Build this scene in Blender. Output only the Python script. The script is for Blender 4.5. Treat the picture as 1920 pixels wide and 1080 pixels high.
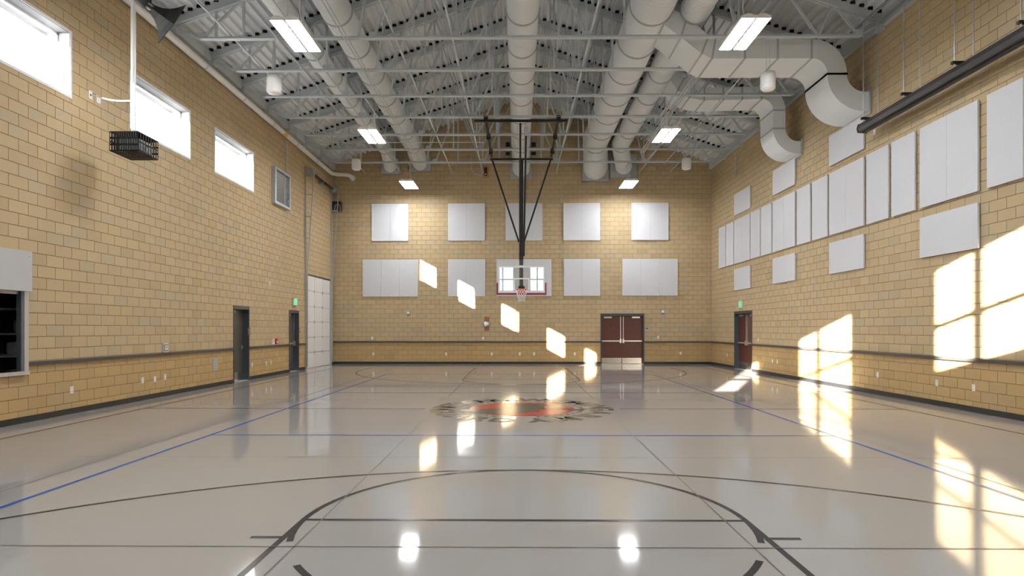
import bpy, bmesh, math, random
from mathutils import Vector, Matrix
R = math.radians
random.seed(7)
for o in list(bpy.data.objects): bpy.data.objects.remove(o)
S = bpy.context.scene
C = S.collection

# ------------------------------------------------------------------ camera
F_PX, CAM_H, HOR, VPX = 1170.0, 1.56, 616.5, 971.0
YAW = math.atan((VPX-960)/F_PX)
cd = bpy.data.cameras.new('camera'); cam = bpy.data.objects.new('camera', cd); C.objects.link(cam)
cd.sensor_fit = 'HORIZONTAL'; cd.sensor_width = 36; cd.lens = F_PX/1920*36
cd.shift_y = (HOR-540)/1920; cd.clip_start = .05; cd.clip_end = 500
cam.location = (0, 0, CAM_H); cam.rotation_euler = (R(90), 0, YAW)
S.camera = cam

# ------------------------------------------------------------------ sky, sun, exposure
SUN_DIR = Vector((.46, 1, -.248))
w = bpy.data.worlds.new('sky'); S.world = w; w.use_nodes = True
bg = w.node_tree.nodes['Background']; bg.inputs[0].default_value = (.86, .93, 1, 1); bg.inputs[1].default_value = 9.0
sd = bpy.data.lights.new('sun', 'SUN'); sd.energy = 70; sd.angle = R(.4); sd.color = (1, .95, .86)
sun = bpy.data.objects.new('sun', sd); C.objects.link(sun); sun.location = (-20, -40, 15)
sun.rotation_euler = SUN_DIR.to_track_quat('-Z', 'Y').to_euler()
LAMP = 50.0
vs = S.view_settings
S.display_settings.display_device = 'sRGB'
vs.view_transform = 'Standard'; vs.look = 'None'; vs.exposure = 0.68; vs.gamma = 1; vs.use_curve_mapping = False

# ------------------------------------------------------------------ room sizes (metres)
XL, XR, YB, YN = -8.19, 8.53, 27.6, -3.2
XM = (XL+XR)/2; EAVE = 8.85; SLOPE = .34; RIDGE = EAVE+SLOPE*(XR-XM); TH = .40
BW, BH = .4064, .2032
def roofz(x): return RIDGE-SLOPE*abs(x-XM)

def ray(px, py):
    u = (px-960)/F_PX; v = (HOR-py)/F_PX
    return Vector((math.cos(YAW)*u-math.sin(YAW), math.sin(YAW)*u+math.cos(YAW), v))
def onx(px, py, X):
    d = ray(px, py); t = X/d.x; return Vector((X, d.y*t, CAM_H+d.z*t))
def ony(px, py, Y):
    d = ray(px, py); t = Y/d.y; return Vector((d.x*t, Y, CAM_H+d.z*t))
def onz(px, py, Z=0.):
    d = ray(px, py); t = (Z-CAM_H)/d.z; return Vector((d.x*t, d.y*t, Z))

# ------------------------------------------------------------------ mesh helpers
class MB:
    def __init__(s): s.v = []; s.f = []; s.sm = []
    def add(s, vs_, fs, smooth=False):
        n = len(s.v); s.v += [tuple(p) for p in vs_]; s.f += [tuple(i+n for i in q) for q in fs]; s.sm += [smooth]*len(fs); return s
    def box(s, x0, x1, y0, y1, z0, z1):
        x0, x1 = sorted((x0, x1)); y0, y1 = sorted((y0, y1)); z0, z1 = sorted((z0, z1))
        return s.add([(x0,y0,z0),(x1,y0,z0),(x1,y1,z0),(x0,y1,z0),(x0,y0,z1),(x1,y0,z1),(x1,y1,z1),(x0,y1,z1)],
                     [(0,3,2,1),(4,5,6,7),(0,1,5,4),(1,2,6,5),(2,3,7,6),(3,0,4,7)])
    def beam(s, a, b, wd, hd, up=(0,0,1)):
        a = Vector(a); b = Vector(b); d = (b-a).normalized(); u = Vector(up)
        if abs(d.dot(u)) > .98: u = Vector((0,1,0))
        r = d.cross(u).normalized(); u = r.cross(d)
        p = []
        for q in (a, b):
            for i, j in ((-1,-1),(1,-1),(1,1),(-1,1)): p.append(q+r*wd/2*i+u*hd/2*j)
        return s.add(p, [(0,1,2,3),(7,6,5,4),(0,4,5,1),(1,5,6,2),(2,6,7,3),(3,7,4,0)])
    def tube(s, pts, rad, n=12, cap=True):
        pts = [Vector(p) for p in pts]; k = len(pts)
        rads = rad if isinstance(rad, (list, tuple)) else [rad]*k
        base = None; V = []
        for i, p in enumerate(pts):
            d = ((pts[min(i+1,k-1)]-p).normalized()+(p-pts[max(i-1,0)]).normalized())
            if d.length < 1e-6: d = pts[min(i+1,k-1)]-pts[max(i-1,0)]
            d.normalize()
            if base is None:
                base = d.cross(Vector((0,0,1)))
                if base.length < .05: base = d.cross(Vector((0,1,0)))
            base = (base-d*base.dot(d)).normalized(); up = base.cross(d)
            for j in range(n):
                a = 2*math.pi*j/n; V.append(p+(base*math.cos(a)+up*math.sin(a))*rads[i])
        Fs = [(i*n+j, i*n+(j+1)%n, (i+1)*n+(j+1)%n, (i+1)*n+j) for i in range(k-1) for j in range(n)]
        s.add(V, Fs, True)
        if cap:
            s.add(V[:n], [tuple(range(n))[::-1]]); s.add(V[-n:], [tuple(range(n))])
        return s
    def prism(s, poly, axis, a, b):
        def m(p, t):
            if axis == 'y': return (p[0], t, p[1])
            if axis == 'x': return (t, p[0], p[1])
            return (p[0], p[1], t)
        n = len(poly); V = [m(p,a) for p in poly]+[m(p,b) for p in poly]
        return s.add(V, [tuple(range(n)), tuple(range(2*n-1, n-1, -1))]+[(i, i+n, (i+1)%n+n, (i+1)%n) for i in range(n)])
    def lathe(s, prof, c=(0,0,0), n=20):
        V = []; k = len(prof)
        for r_, z in prof:
            for j in range(n):
                a = 2*math.pi*j/n; V.append((c[0]+r_*math.cos(a), c[1]+r_*math.sin(a), c[2]+z))
        s.add(V, [(i*n+j, i*n+(j+1)%n, (i+1)*n+(j+1)%n, (i+1)*n+j) for i in range(k-1) for j in range(n)], True)
        s.add(V[:n], [tuple(range(n))[::-1]]); s.add(V[-n:], [tuple(range(n))]); return s
    def mesh(s, name, mt, fix=True):
        me = bpy.data.meshes.new(name); me.from_pydata(s.v, [], s.f)
        me.polygons.foreach_set('use_smooth', s.sm)
        if fix:
            b = bmesh.new(); b.from_mesh(me); bmesh.ops.recalc_face_normals(b, faces=b.faces); b.to_mesh(me); b.free()
        me.update()
        if mt: me.materials.append(mt)
        return me
    def build(s, name, mt, parent=None, **kw):
        o = link(name, s.mesh(name, mt), parent); tag(o, **kw); return o
def link(name, me, parent=None, loc=None):
    o = bpy.data.objects.new(name, me); C.objects.link(o)
    if parent: o.parent = parent; o.matrix_parent_inverse = PINV(parent)
    if loc is not None: o.location = loc
    return o
def PINV(p):   # parents carry only a location, parts are given in world space
    q = p; t = Vector((0,0,0))
    while q: t += q.location; q = q.parent
    return Matrix.Translation(-(t if not p.parent else t)) if not p.parent else Matrix.Translation(-p.location)
def tag(o, label=None, cat=None, group=None, kind=None):
    if label: o['label'] = label
    if cat: o['category'] = cat
    if group: o['group'] = group
    if kind: o['kind'] = kind
    return o
def thing(name, loc, label=None, cat=None, group=None, kind=None):
    o = bpy.data.objects.new(name, None); C.objects.link(o); o.location = loc; o.empty_display_size = .1
    return tag(o, label, cat, group, kind)

# ------------------------------------------------------------------ materials
def newmat(name):
    m = bpy.data.materials.new(name); m.use_nodes = True; nt = m.node_tree
    return m, nt, nt.nodes['Principled BSDF']
def N(nt, t, **kw):
    n = nt.nodes.new(t)
    for k, v in kw.items(): setattr(n, k, v)
    return n
def math_(nt, op, a, b=None):
    n = N(nt, 'ShaderNodeMath', operation=op)
    for i, q in enumerate((a, b)):
        if q is None: continue
        if isinstance(q, (int, float)): n.inputs[i].default_value = q
        else: nt.links.new(q, n.inputs[i])
    return n.outputs[0]
def mixc(nt, fac, a, b, mode='MIX'):
    n = N(nt, 'ShaderNodeMix', data_type='RGBA', blend_type=mode)
    for i, q in ((0, fac), (6, a), (7, b)):
        if isinstance(q, (int, float)): n.inputs[i].default_value = q
        elif isinstance(q, tuple): n.inputs[i].default_value = (*q, 1)
        else: nt.links.new(q, n.inputs[i])
    return n.outputs[2]
def noise(nt, scale, detail=3, vec=None):
    n = N(nt, 'ShaderNodeTexNoise'); n.inputs['Scale'].default_value = scale; n.inputs['Detail'].default_value = detail
    if vec is None: vec = N(nt, 'ShaderNodeNewGeometry').outputs['Position']
    nt.links.new(vec, n.inputs['Vector']); return n.outputs['Fac']
def mat(name, col, rough=.6, metal=0., var=.08, scale=6., bump=0., bscale=200., spec=.5, emit=None, estr=0.):
    m, nt, b = newmat(name)
    f = noise(nt, scale)
    c0 = tuple(max(0, c*(1-var)) for c in col); c1 = tuple(min(1, c*(1+var)) for c in col)
    nt.links.new(mixc(nt, f, c0, c1), b.inputs['Base Color'])
    b.inputs['Roughness'].default_value = rough; b.inputs['Metallic'].default_value = metal
    b.inputs['Specular IOR Level'].default_value = spec
    if bump:
        bp = N(nt, 'ShaderNodeBump'); bp.inputs['Strength'].default_value = bump; bp.inputs['Distance'].default_value = .004
        nt.links.new(noise(nt, bscale), bp.inputs['Height']); nt.links.new(bp.outputs[0], b.inputs['Normal'])
    if emit:
        b.inputs['Emission Color'].default_value = (*emit, 1); b.inputs['Emission Strength'].default_value = estr
    return m
def block_mat(name, axis):
    m, nt, b = newmat(name)
    pos = N(nt, 'ShaderNodeNewGeometry').outputs['Position']
    sp = N(nt, 'ShaderNodeSeparateXYZ'); nt.links.new(pos, sp.inputs[0])
    u, z = sp.outputs[axis], sp.outputs[2]
    row = math_(nt, 'FLOOR', math_(nt, 'DIVIDE', z, BH))
    off = math_(nt, 'MULTIPLY', math_(nt, 'FLOORED_MODULO', row, 2.0), .5)
    col = math_(nt, 'FLOOR', math_(nt, 'ADD', math_(nt, 'DIVIDE', u, BW), off))
    cb = N(nt, 'ShaderNodeCombineXYZ'); nt.links.new(col, cb.inputs[0]); nt.links.new(row, cb.inputs[1])
    wn = N(nt, 'ShaderNodeTexWhiteNoise', noise_dimensions='2D'); nt.links.new(cb.outputs[0], wn.inputs['Vector'])
    rp = N(nt, 'ShaderNodeValToRGB'); nt.links.new(wn.outputs['Value'], rp.inputs[0])
    e = rp.color_ramp.elements; e[0].position = 0; e[0].color = (.49, .375, .225, 1); e[1].position = 1; e[1].color = (.63, .49, .315, 1)
    for p, c in ((.2, (.60, .445, .255)), (.5, (.55, .425, .265)), (.75, (.62, .475, .275)), (.9, (.53, .43, .295))):
        q = e.new(p); q.color = (*c, 1)
    c = mixc(nt, math_(nt, 'MULTIPLY', noise(nt, 1.1, 5, pos), .50), rp.outputs[0], (.40, .325, .20))
    c = mixc(nt, math_(nt, 'MULTIPLY', math_(nt, 'GREATER_THAN', wn.outputs['Value'], .86), .35), c, (.42, .36, .26))
    c = mixc(nt, math_(nt, 'MULTIPLY', noise(nt, 9, 4, pos), .22), c, (.66, .50, .28))
    c = mixc(nt, math_(nt, 'MULTIPLY', noise(nt, 90, 3, pos), .30), c, (.34, .255, .14))
    low = math_(nt, 'LESS_THAN', z, .97)
    c = mixc(nt, low, c, mixc(nt, 1.0, c, (.97, .87, .68), 'MULTIPLY'))
    nt.links.new(c, b.inputs['Base Color']); b.inputs['Roughness'].default_value = .75; b.inputs['Specular IOR Level'].default_value = .35
    bp = N(nt, 'ShaderNodeBump'); bp.inputs['Strength'].default_value = .35; bp.inputs['Distance'].default_value = .006
    nt.links.new(noise(nt, 60, 4, pos), bp.inputs['Height']); nt.links.new(bp.outputs[0], b.inputs['Normal'])
    return m
def glass_mat(name, tint=(1, 1, 1), ior=1.5):
    m, nt, b = newmat(name); nt.nodes.remove(b); out = nt.nodes['Material Output']
    t = N(nt, 'ShaderNodeBsdfTransparent'); t.inputs[0].default_value = (*tint, 1)
    g = N(nt, 'ShaderNodeBsdfGlossy'); g.inputs['Roughness'].default_value = .01
    ge = N(nt, 'ShaderNodeNewGeometry'); dt = N(nt, 'ShaderNodeVectorMath', operation='DOT_PRODUCT')
    nt.links.new(ge.outputs['Normal'], dt.inputs[0]); nt.links.new(ge.outputs['Incoming'], dt.inputs[1])
    f0 = ((ior-1)/(ior+1))**2
    fr = math_(nt, 'ADD', math_(nt, 'MULTIPLY', math_(nt, 'POWER', math_(nt, 'SUBTRACT', 1.0, math_(nt, 'ABSOLUTE', dt.outputs['Value'])), 5.0), 1-f0), f0)
    mx = N(nt, 'ShaderNodeMixShader'); nt.links.new(fr, mx.inputs[0])
    nt.links.new(t.outputs[0], mx.inputs[1]); nt.links.new(g.outputs[0], mx.inputs[2]); nt.links.new(mx.outputs[0], out.inputs[0])
    return m
M = {}
M['blk_y'] = block_mat('masonry_side', 1); M['blk_x'] = block_mat('masonry_end', 0)
M['mortar'] = mat('mortar', (.235, .175, .105), .9, var=.15, scale=9)
M['white'] = mat('white_paint', (.78, .78, .78), .45, var=.03)
M['panel'] = mat('acoustic_panel', (.655, .66, .69), .95, var=.09, scale=34, bump=.6, bscale=90)
M['panel_edge'] = mat('panel_seam', (.45, .44, .44), .9)
M['steel'] = mat('painted_steel', (.52, .575, .61), .5, var=.08, scale=3)
M['deck'] = mat('metal_deck', (.72, .75, .775), .55, var=.12, scale=2)
M['duct'] = mat('painted_duct', (.73, .77, .80), .5, var=.05, scale=2)
M['ductband'] = mat('duct_band', (.42, .44, .46), .5, var=.05)
M['galv'] = mat('galvanized', (.50, .54, .57), .38, .75, var=.18, scale=14)
M['black'] = mat('black_paint', (.008, .008, .009), .6, var=.2)
M['softblack'] = mat('black_plastic', (.022, .021, .024), .5, var=.2)
M['frame'] = mat('door_frame_paint', (.055, .062, .072), .4, var=.08)
M['rail'] = mat('rail_paint', (.07, .066, .062), .5, var=.08)
M['base'] = mat('rubber_base', (.022, .021, .022), .5, var=.12)
M['wood'] = mat('mahogany_veneer', (.105, .028, .020), .35, var=.30, scale=9)
M['bronze'] = mat('dark_door_paint', (.075, .072, .060), .4, var=.06)
M['chrome'] = mat('satin_metal', (.74, .74, .74), .3, .9, var=.04)
M['kick'] = mat('kick_plate_metal', (.60, .60, .60), .22, .95, var=.14, scale=5)
M['winframe'] = mat('window_frame_white', (.74, .75, .77), .4, var=.03)
M['plate'] = mat('white_plastic', (.83, .83, .81), .4, var=.02)
M['plate_dk'] = mat('slot_dark', (.10, .10, .10), .5)
M['grey'] = mat('grey_plastic', (.40, .40, .40), .5, var=.05)
M['red'] = mat('red_plastic', (.55, .02, .03), .4, var=.05)
M['maroon'] = mat('maroon_padding', (.28, .022, .045), .6, var=.08)
M['orange'] = mat('orange_rim', (.80, .075, .025), .35, var=.05)
M['net'] = mat('net_cord', (.85, .84, .82), .8, var=.04)
M['plywood'] = mat('wood_backing', (.48, .27, .10), .6, var=.2, scale=12)
M['brownplate'] = mat('brown_backplate', (.33, .13, .07), .6, var=.15)
M['yellow'] = mat('yellow_label', (.75, .52, .04), .5)
M['screen'] = mat('screen_housing', (.035, .030, .034), .4, var=.1)
M['shutter'] = mat('shutter_grey', (.50, .50, .51), .45, var=.03)
M['alu'] = mat('aluminium', (.62, .62, .64), .35, .6, var=.04)
M['exit'] = mat('exit_green', (.05, .45, .18), .5, emit=(.10, .75, .32), estr=.55)
M['lamp'] = mat('lamp_lens', (.9, .9, .9), .5, emit=(.96, .98, 1), estr=LAMP)
M['lampbody'] = mat('lamp_housing', (.75, .75, .75), .4, var=.03)
M['pline'] = mat('line_paint_black', (.045, .042, .045), .22, spec=.07, var=.15, scale=20)
M['pblue'] = mat('line_paint_blue', (.03, .095, .36), .22, spec=.07, var=.15, scale=20)
M['pred'] = mat('emblem_red', (.36, .045, .032), .22, spec=.07, var=.15, scale=14)
M['pdark'] = mat('emblem_dark', (.075, .070, .055), .22, spec=.07, var=.2, scale=14)
M['joint'] = mat('saw_joint', (.12, .10, .085), .7)
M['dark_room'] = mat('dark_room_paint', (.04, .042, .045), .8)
M['soffit'] = mat('soffit_paint', (.14, .145, .155), .8)
M['gap_shade'] = mat('gap_shade_black', (.006, .006, .006), .9)  # near-black colour painting the shade in the open deck flutes
M['ext'] = mat('exterior_ground', (.20, .20, .19), .9, scale=.5)
M['glass'] = glass_mat('window_glass'); M['board_glass'] = glass_mat('backboard_glass', (.93, .96, .96), 1.75)
# polished concrete
def floor_mat():
    m, nt, b = newmat('polished_concrete')
    pos = N(nt, 'ShaderNodeNewGeometry').outputs['Position']
    c = mixc(nt, noise(nt, .35, 5, pos), (.292, .277, .272), (.355, .340, .334))
    c = mixc(nt, math_(nt, 'MULTIPLY', noise(nt, 3.5, 6, pos), .35), c, (.32, .30, .29))
    c = mixc(nt, math_(nt, 'MULTIPLY', noise(nt, 130, 2, pos), .30), c, (.54, .51, .48))
    nt.links.new(c, b.inputs['Base Color'])
    mr = N(nt, 'ShaderNodeMapRange'); mr.inputs[3].default_value = .04; mr.inputs[4].default_value = .10
    nt.links.new(noise(nt, 1.2, 5, pos), mr.inputs[0]); nt.links.new(mr.outputs[0], b.inputs['Roughness'])
    b.inputs['Specular IOR Level'].default_value = .22
    bp = N(nt, 'ShaderNodeBump'); bp.inputs['Strength'].default_value = .09; bp.inputs['Distance'].default_value = .01
    nt.links.new(noise(nt, 1.6, 2, pos), bp.inputs['Height']); nt.links.new(bp.outputs[0], b.inputs['Normal'])
    return m
M['floor'] = floor_mat()
def spiral_mat():
    m, nt, b = newmat('spiral_duct')
    pos = N(nt, 'ShaderNodeNewGeometry').outputs['Position']
    nt.links.new(mixc(nt, noise(nt, 2, 3, pos), (.71, .75, .79), (.78, .81, .84)), b.inputs['Base Color'])
    b.inputs['Roughness'].default_value = .5
    wv = N(nt, 'ShaderNodeTexWave', bands_direction='Y', wave_profile='SIN'); wv.inputs['Scale'].default_value = 2.6
    nt.links.new(pos, wv.inputs['Vector'])
    pw = math_(nt, 'POWER', wv.outputs['Fac'], 8.0)
    bp = N(nt, 'ShaderNodeBump'); bp.inputs['Strength'].default_value = .5; bp.inputs['Distance'].default_value = .012
    nt.links.new(pw, bp.inputs['Height']); nt.links.new(bp.outputs[0], b.inputs['Normal'])
    return m
M['spiral'] = spiral_mat()

# ------------------------------------------------------------------ openings  (u0,u1,z0,z1)
WIN_Z0, WIN_Z1 = 5.82, 6.97
left_wins = [(16.80, 19.22), (13.12, 15.48), (8.92, 11.33), (4.50, 6.93), (1.50, 3.30)]
SERV = (7.30, 10.22, .86, 2.22)
DOOR1 = (17.88, 18.94, 0, 2.235); DOOR2 = (22.25, 23.25, 0, 2.235); OHD = (24.0, 27.15, 0, 3.66)
LOUV = (20.65, 22.05, 5.75, 6.98)
near_wins = [(-1.84, -.35), (.99, 2.48), (-3.95, -3.20)]
NW0, NW1 = 4.66, 6.80
open_left = [(a, b, WIN_Z0, WIN_Z1) for a, b in left_wins]+[SERV, DOOR1, DOOR2, OHD]
RDOOR = (22.80, 24.66, 0, 2.235)
open_right = [RDOOR]
bd0 = ony(1126, 640, YB).x; BDOOR = (bd0, bd0+1.93, 0, 2.235)
open_back = [BDOOR]
open_near = [(a, b, NW0, NW1) for a, b in near_wins]

def subtract(rects, o):
    out = []
    for (a, b, c, d) in rects:
        if o[0] >= b or o[1] <= a or o[2] >= d or o[3] <= c: out.append((a, b, c, d)); continue
        if o[0] > a: out.append((a, o[0], c, d))
        if o[1] < b: out.append((o[1], b, c, d))
        m0, m1 = max(a, o[0]), min(b, o[1])
        if o[2] > c: out.append((m0, m1, c, o[2]))
        if o[3] < d: out.append((m0, m1, o[3], d))
    return out

# ------------------------------------------------------------------ walls of single blocks
def block_mesh(mb, axis, fixed, sgn, a, b, c, d, ox=0, oz=0):
    # sgn: direction from the wall into the room
    j = .0042; e = .0025; dp = .008
    a += j; b -= j; c += j; d -= j
    if b-a < .02 or d-c < .02: return
    bk = fixed-sgn*dp; P = []
    for (u, z, t) in ((a,c,bk),(b,c,bk),(b,d,bk),(a,d,bk),(a+e,c+e,fixed),(b-e,c+e,fixed),(b-e,d-e,fixed),(a+e,d-e,fixed)):
        P.append((t, u-ox, z-oz) if axis == 1 else (u-ox, t, z-oz))
    Fs = [(4,5,6,7),(0,1,5,4),(1,2,6,5),(2,3,7,6),(3,0,4,7)]
    if (axis == 1) == (sgn < 0): Fs = [q[::-1] for q in Fs]
    mb.add(P, Fs)
def wall(name, axis, fixed, sgn, u0, u1, top, openings, label, pick=None, npick=300, splay=None):
    back = fixed-sgn*TH; front = fixed-sgn*.0075
    core = MB(); rects = [(u0, u1, -.02, EAVE)]
    for o in openings: rects = subtract(rects, (o[0], o[1], o[2]-(.03 if o[2] <= 0 else 0), o[3]))
    if splay:
        rects = subtract(rects, splay); core.box(front, fixed-sgn*.07, splay[0], splay[1], splay[2], splay[3])
    for (a, b, c, d) in rects:
        if axis == 1: core.box(front, back, a, b, c, d)
        else: core.box(a, b, front, back, c, d)
    if axis == 0: core.prism([(u0, EAVE), (u1, EAVE), (u1, EAVE+.01), (XM, RIDGE+.25), (u0, EAVE+.01)], 'y', front, back)
    else: core.box(front, back, u0, u1, EAVE, EAVE+.30)
    wo = core.build(name, M['mortar'], kind='structure', label=label, cat='wall')
    mt = M['blk_y'] if axis == 1 else M['blk_x']
    full = []; mb = MB(); rows = int(math.ceil((RIDGE+.1 if axis == 0 else EAVE+.25)/BH))
    for r in range(rows):
        off = .5*(r % 2)
        for k in range(int(math.floor(u0/BW+off)), int(math.ceil(u1/BW+off))+1):
            a, b = (k-off)*BW, (k-off+1)*BW; ca, cb_ = max(a, u0), min(b, u1)
            if cb_-ca < .03: continue
            c, d = r*BH, (r+1)*BH
            if axis == 0 and c > roofz((ca+cb_)/2)+.02: continue
            rs = [(ca, cb_, c, d)]
            for o in openings: rs = subtract(rs, o)
            if len(rs) == 1 and abs(rs[0][1]-rs[0][0]-BW) < 1e-4 and abs(rs[0][3]-rs[0][2]-BH) < 1e-4 and pick is not None:
                full.append((pick((a+b)/2, (c+d)/2), a, b, c, d))
            else:
                for q in rs: block_mesh(mb, axis, fixed, sgn, *q)
    full.sort(); one = MB(); block_mesh(one, axis, fixed, sgn, 0, BW, 0, BH)
    sh = one.mesh('block', mt, False) if pick is not None else None
    for i, (k, a, b, c, d) in enumerate(full):
        if i < npick and k < 1e6: link('block', sh, wo, (0, a, c) if axis == 1 else (a, 0, c))
        else: block_mesh(mb, axis, fixed, sgn, a, b, c, d)
    st = link('block_field', mb.mesh('block_field', mt, False), wo); st['kind'] = 'stuff'
    return wo
def inview(u, z, X):
    if u < abs(X)*1170/945 or (HOR-(z-CAM_H)*F_PX/u) < 5: return 1e9
    return u
wall_left = wall('wall_left', 1, XL, 1, YN-TH, YB+TH, None, open_left, 'tan block wall on the left with three high windows', lambda u, z: inview(u, z, XL), splay=(SERV[1], 11.7, SERV[2], SERV[3]))
wall_right = wall('wall_right', 1, XR, -1, YN-TH, YB+TH, None, open_right, 'tan block wall on the right with staggered white panels', lambda u, z: inview(u, z, XR))
wall_back = wall('wall_back', 0, YB, -1, XL, XR, None, open_back, 'tan block end wall facing the camera under the gable', lambda u, z: abs(u-.2)*.4+abs(z-2.2)*1.2 if z > .2 else 1e9)
wall_near = wall('wall_near', 0, YN, 1, XL, XR, None, open_near, 'tan block end wall behind the viewer with tall windows')

# floor and ceiling
floor = MB().box(XL-TH, XR+TH, YN-TH, YB+TH, -.25, 0).build('floor', M['floor'], kind='structure', label='polished beige concrete gym floor with painted court lines', cat='floor')
MB().box(-120, 120, -120, 160, -.5, -.26).build('ground', M['ext'], kind='structure', label='pale ground outside the building', cat='ground')
prof = []
x = XL-.02; pitch = .203
while x < XR+.02:
    for dx, up in ((0, 0), (.07, 0), (.085, 1), (.188, 1)):
        if x+dx < XR+.05: prof.append((x+dx, roofz(x+dx)+.075*up))
    x += pitch
dk = MB(); n = len(prof); V = [(p[0], YN, p[1]) for p in prof]+[(p[0], YB, p[1]) for p in prof]
dk.add(V, [(i, i+1, i+1+n, i+n) for i in range(n-1)])
ceil_o = link('ceiling', dk.mesh('ceiling', M['deck'], False)); tag(ceil_o, 'grey corrugated metal roof deck sloping up to the ridge', 'ceiling', kind='structure')
rf = MB(); ow = TH+.5
rf.prism([(XL-ow, EAVE-SLOPE*ow+.09), (XM, RIDGE+.09), (XR+ow, EAVE-SLOPE*ow+.09), (XR+ow, EAVE-SLOPE*ow+.35), (XM, RIDGE+.35), (XL-ow, EAVE-SLOPE*ow+.35)], 'y', YN-TH-.4, YB+TH+.4)
rf.build('roof', M['deck'], kind='structure', label='solid roof above the metal deck', cat='roof')
for sx, nm in ((XL, 'left'), (XR, 'right')):   # eave angle between wall top and deck
    s = 1 if sx < 0 else -1
    MB().box(sx, sx+s*.10, YN, YB, EAVE-.26, EAVE+.03).build('trim_eave_%s' % nm, M['steel'], kind='structure', label='grey steel bearing ledge along the %s eave' % nm, cat='trim')
# outside canopy over the left windows
MB().box(XL-TH-.24, XL-TH, -1, 24, 7.04, 7.30).build('exterior_canopy', M['soffit'], kind='structure', label='grey soffit outside above the left windows', cat='canopy')

# baseboards and chair rails
def split(u0, u1, gaps):
    out = [(u0, u1, 0, 1)]
    for g in gaps: out = subtract(out, (g[0], g[1], -1, 2))
    return [(a, b) for a, b, _, _ in out]
RZ0, RZ1 = .945, 1.005
def runs(name, axis, fixed, sgn, spans, z0, z1, dp, mt, label, cat):
    t = thing(name, (fixed if axis == 1 else 0, fixed if axis == 0 else 0, 0), label, cat, kind='structure')
    for a, b in spans:
        m = MB()
        if axis == 1: m.box(fixed, fixed+sgn*dp, a, b, z0, z1)
        else: m.box(a, b, fixed, fixed+sgn*dp, z0, z1)
        m.build('rail_length' if z0 > .5 else 'base_length', mt, t)
fr = .05
dg = [(DOOR1[0], DOOR1[1]), (DOOR2[0], DOOR2[1]), (OHD[0]-.1, OHD[1]+.1)]
runs('baseboard_left', 1, XL, 1, split(YN, YB, dg), 0, .105, .012, M['base'], 'black rubber baseboard along the left wall', 'baseboard')
runs('baseboard_right', 1, XR, -1, split(YN, YB, [RDOOR]), 0, .105, .012, M['base'], 'black rubber baseboard along the right wall', 'baseboard')
runs('baseboard_back', 0, YB, -1, split(XL, XR, [BDOOR]), 0, .105, .012, M['base'], 'black rubber baseboard along the end wall', 'baseboard')
runs('trim_1', 1, XL, 1, split(YN, YB, dg+[(SERV[0]-.1, SERV[1]+.1)]), RZ0, RZ1, .045, M['rail'], 'dark chair rail along the left wall', 'rail')
runs('trim_2', 1, XR, -1, split(YN, YB, [RDOOR]), RZ0, RZ1, .045, M['rail'], 'dark chair rail along the right wall', 'rail')
runs('trim_3', 0, YB, -1, split(XL, XR, [BDOOR]), RZ0, RZ1, .045, M['rail'], 'dark chair rail along the end wall', 'rail')

# ------------------------------------------------------------------ floor paint
Zp = .0015; CX, CY = .08, 12.17
def strip(name, pts, wd, mt, z=Zp, closed=False, parent=floor):
    pts = [Vector((p[0], p[1], 0)) for p in pts]; V = []; k = len(pts)
    for i, p in enumerate(pts):
        if closed: d = pts[(i+1) % k]-pts[i-1]
        else: d = pts[min(i+1,k-1)]-pts[max(i-1,0)]
        d.normalize(); q = Vector((-d.y, d.x, 0))*wd/2
        V += [p+q+Vector((0,0,z)), p-q+Vector((0,0,z))]
    Fs = [(2*i, 2*i+1, 2*i+3, 2*i+2) for i in range(k-1)]
    if closed: Fs.append((2*k-2, 2*k-1, 1, 0))
    mb = MB(); mb.add(V, [f[::-1] for f in Fs]); me = mb.mesh(name, mt, False)
    if me.polygons[0].normal.z < 0: me.flip_normals()
    return link(name, me, parent)
def arc(cx, cy, r, a0, a1, n=48): return [(cx+r*math.cos(R(a0+(a1-a0)*i/n)), cy+r*math.sin(R(a0+(a1-a0)*i/n))) for i in range(n+1)]
LW = .05
B0 = CY-12.88; B1 = CY+12.88
for x_ in (CX-7.4, CX+7.4): strip('side_line', [(x_, B0), (x_, B1)], LW, M['pline'])
for y_ in (B0, B1): strip('base_line', [(CX-7.4, y_), (CX+7.4, y_)], LW, M['pline'])
strip('centre_line', [(CX-7.4, CY), (CX-1.9, CY)], LW, M['pline']); strip('centre_line', [(CX+1.9, CY), (CX+7.4, CY)], LW, M['pline'])
for sg, by in ((1, B0), (-1, B1)):
    ft = by+sg*5.79; rc = by+sg*1.6; cx = CX-.03 if sg > 0 else CX+.02
    def ymir(pts): return [(p[0], by+sg*p[1]) for p in pts]
    for s in (-1, 1):
        strip('lane_line', ymir([(cx+s*1.80, 0), (cx+s*1.80, 5.82)]), LW, M['pline'])
        for dd in ((2.13, 3.05, 3.96, 5.36) if sg > 0 else (2.6,)): strip('lane_mark', ymir([(cx+s*1.82, dd), (cx+s*2.05, dd)]), LW, M['pline'], Zp+.0004)
        strip('three_point_line', ymir([(cx+s*5.995, 0), (cx+s*5.995, 1.6)]), LW, M['pline'])
    strip('free_throw_line', ymir([(cx-1.8, 5.79), (cx+1.8, 5.79)]), LW, M['pline'], Zp+.0004)
    strip('free_throw_arc', ymir(arc(cx, 5.79, 1.80, -17, 197)), LW, M['pline'], Zp+.0008)
    for q in range(5):
        if sg > 0: strip('arc_dash', ymir(arc(cx, 5.79, 1.80, -29-q*26, -43-q*26, 8)), LW, M['pline'], Zp+.0008)
    strip('three_point_arc', ymir(arc(cx, 1.6, 5.995, 0, 180, 90)), LW, M['pline'], Zp+.0004)
VX = .05
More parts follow.
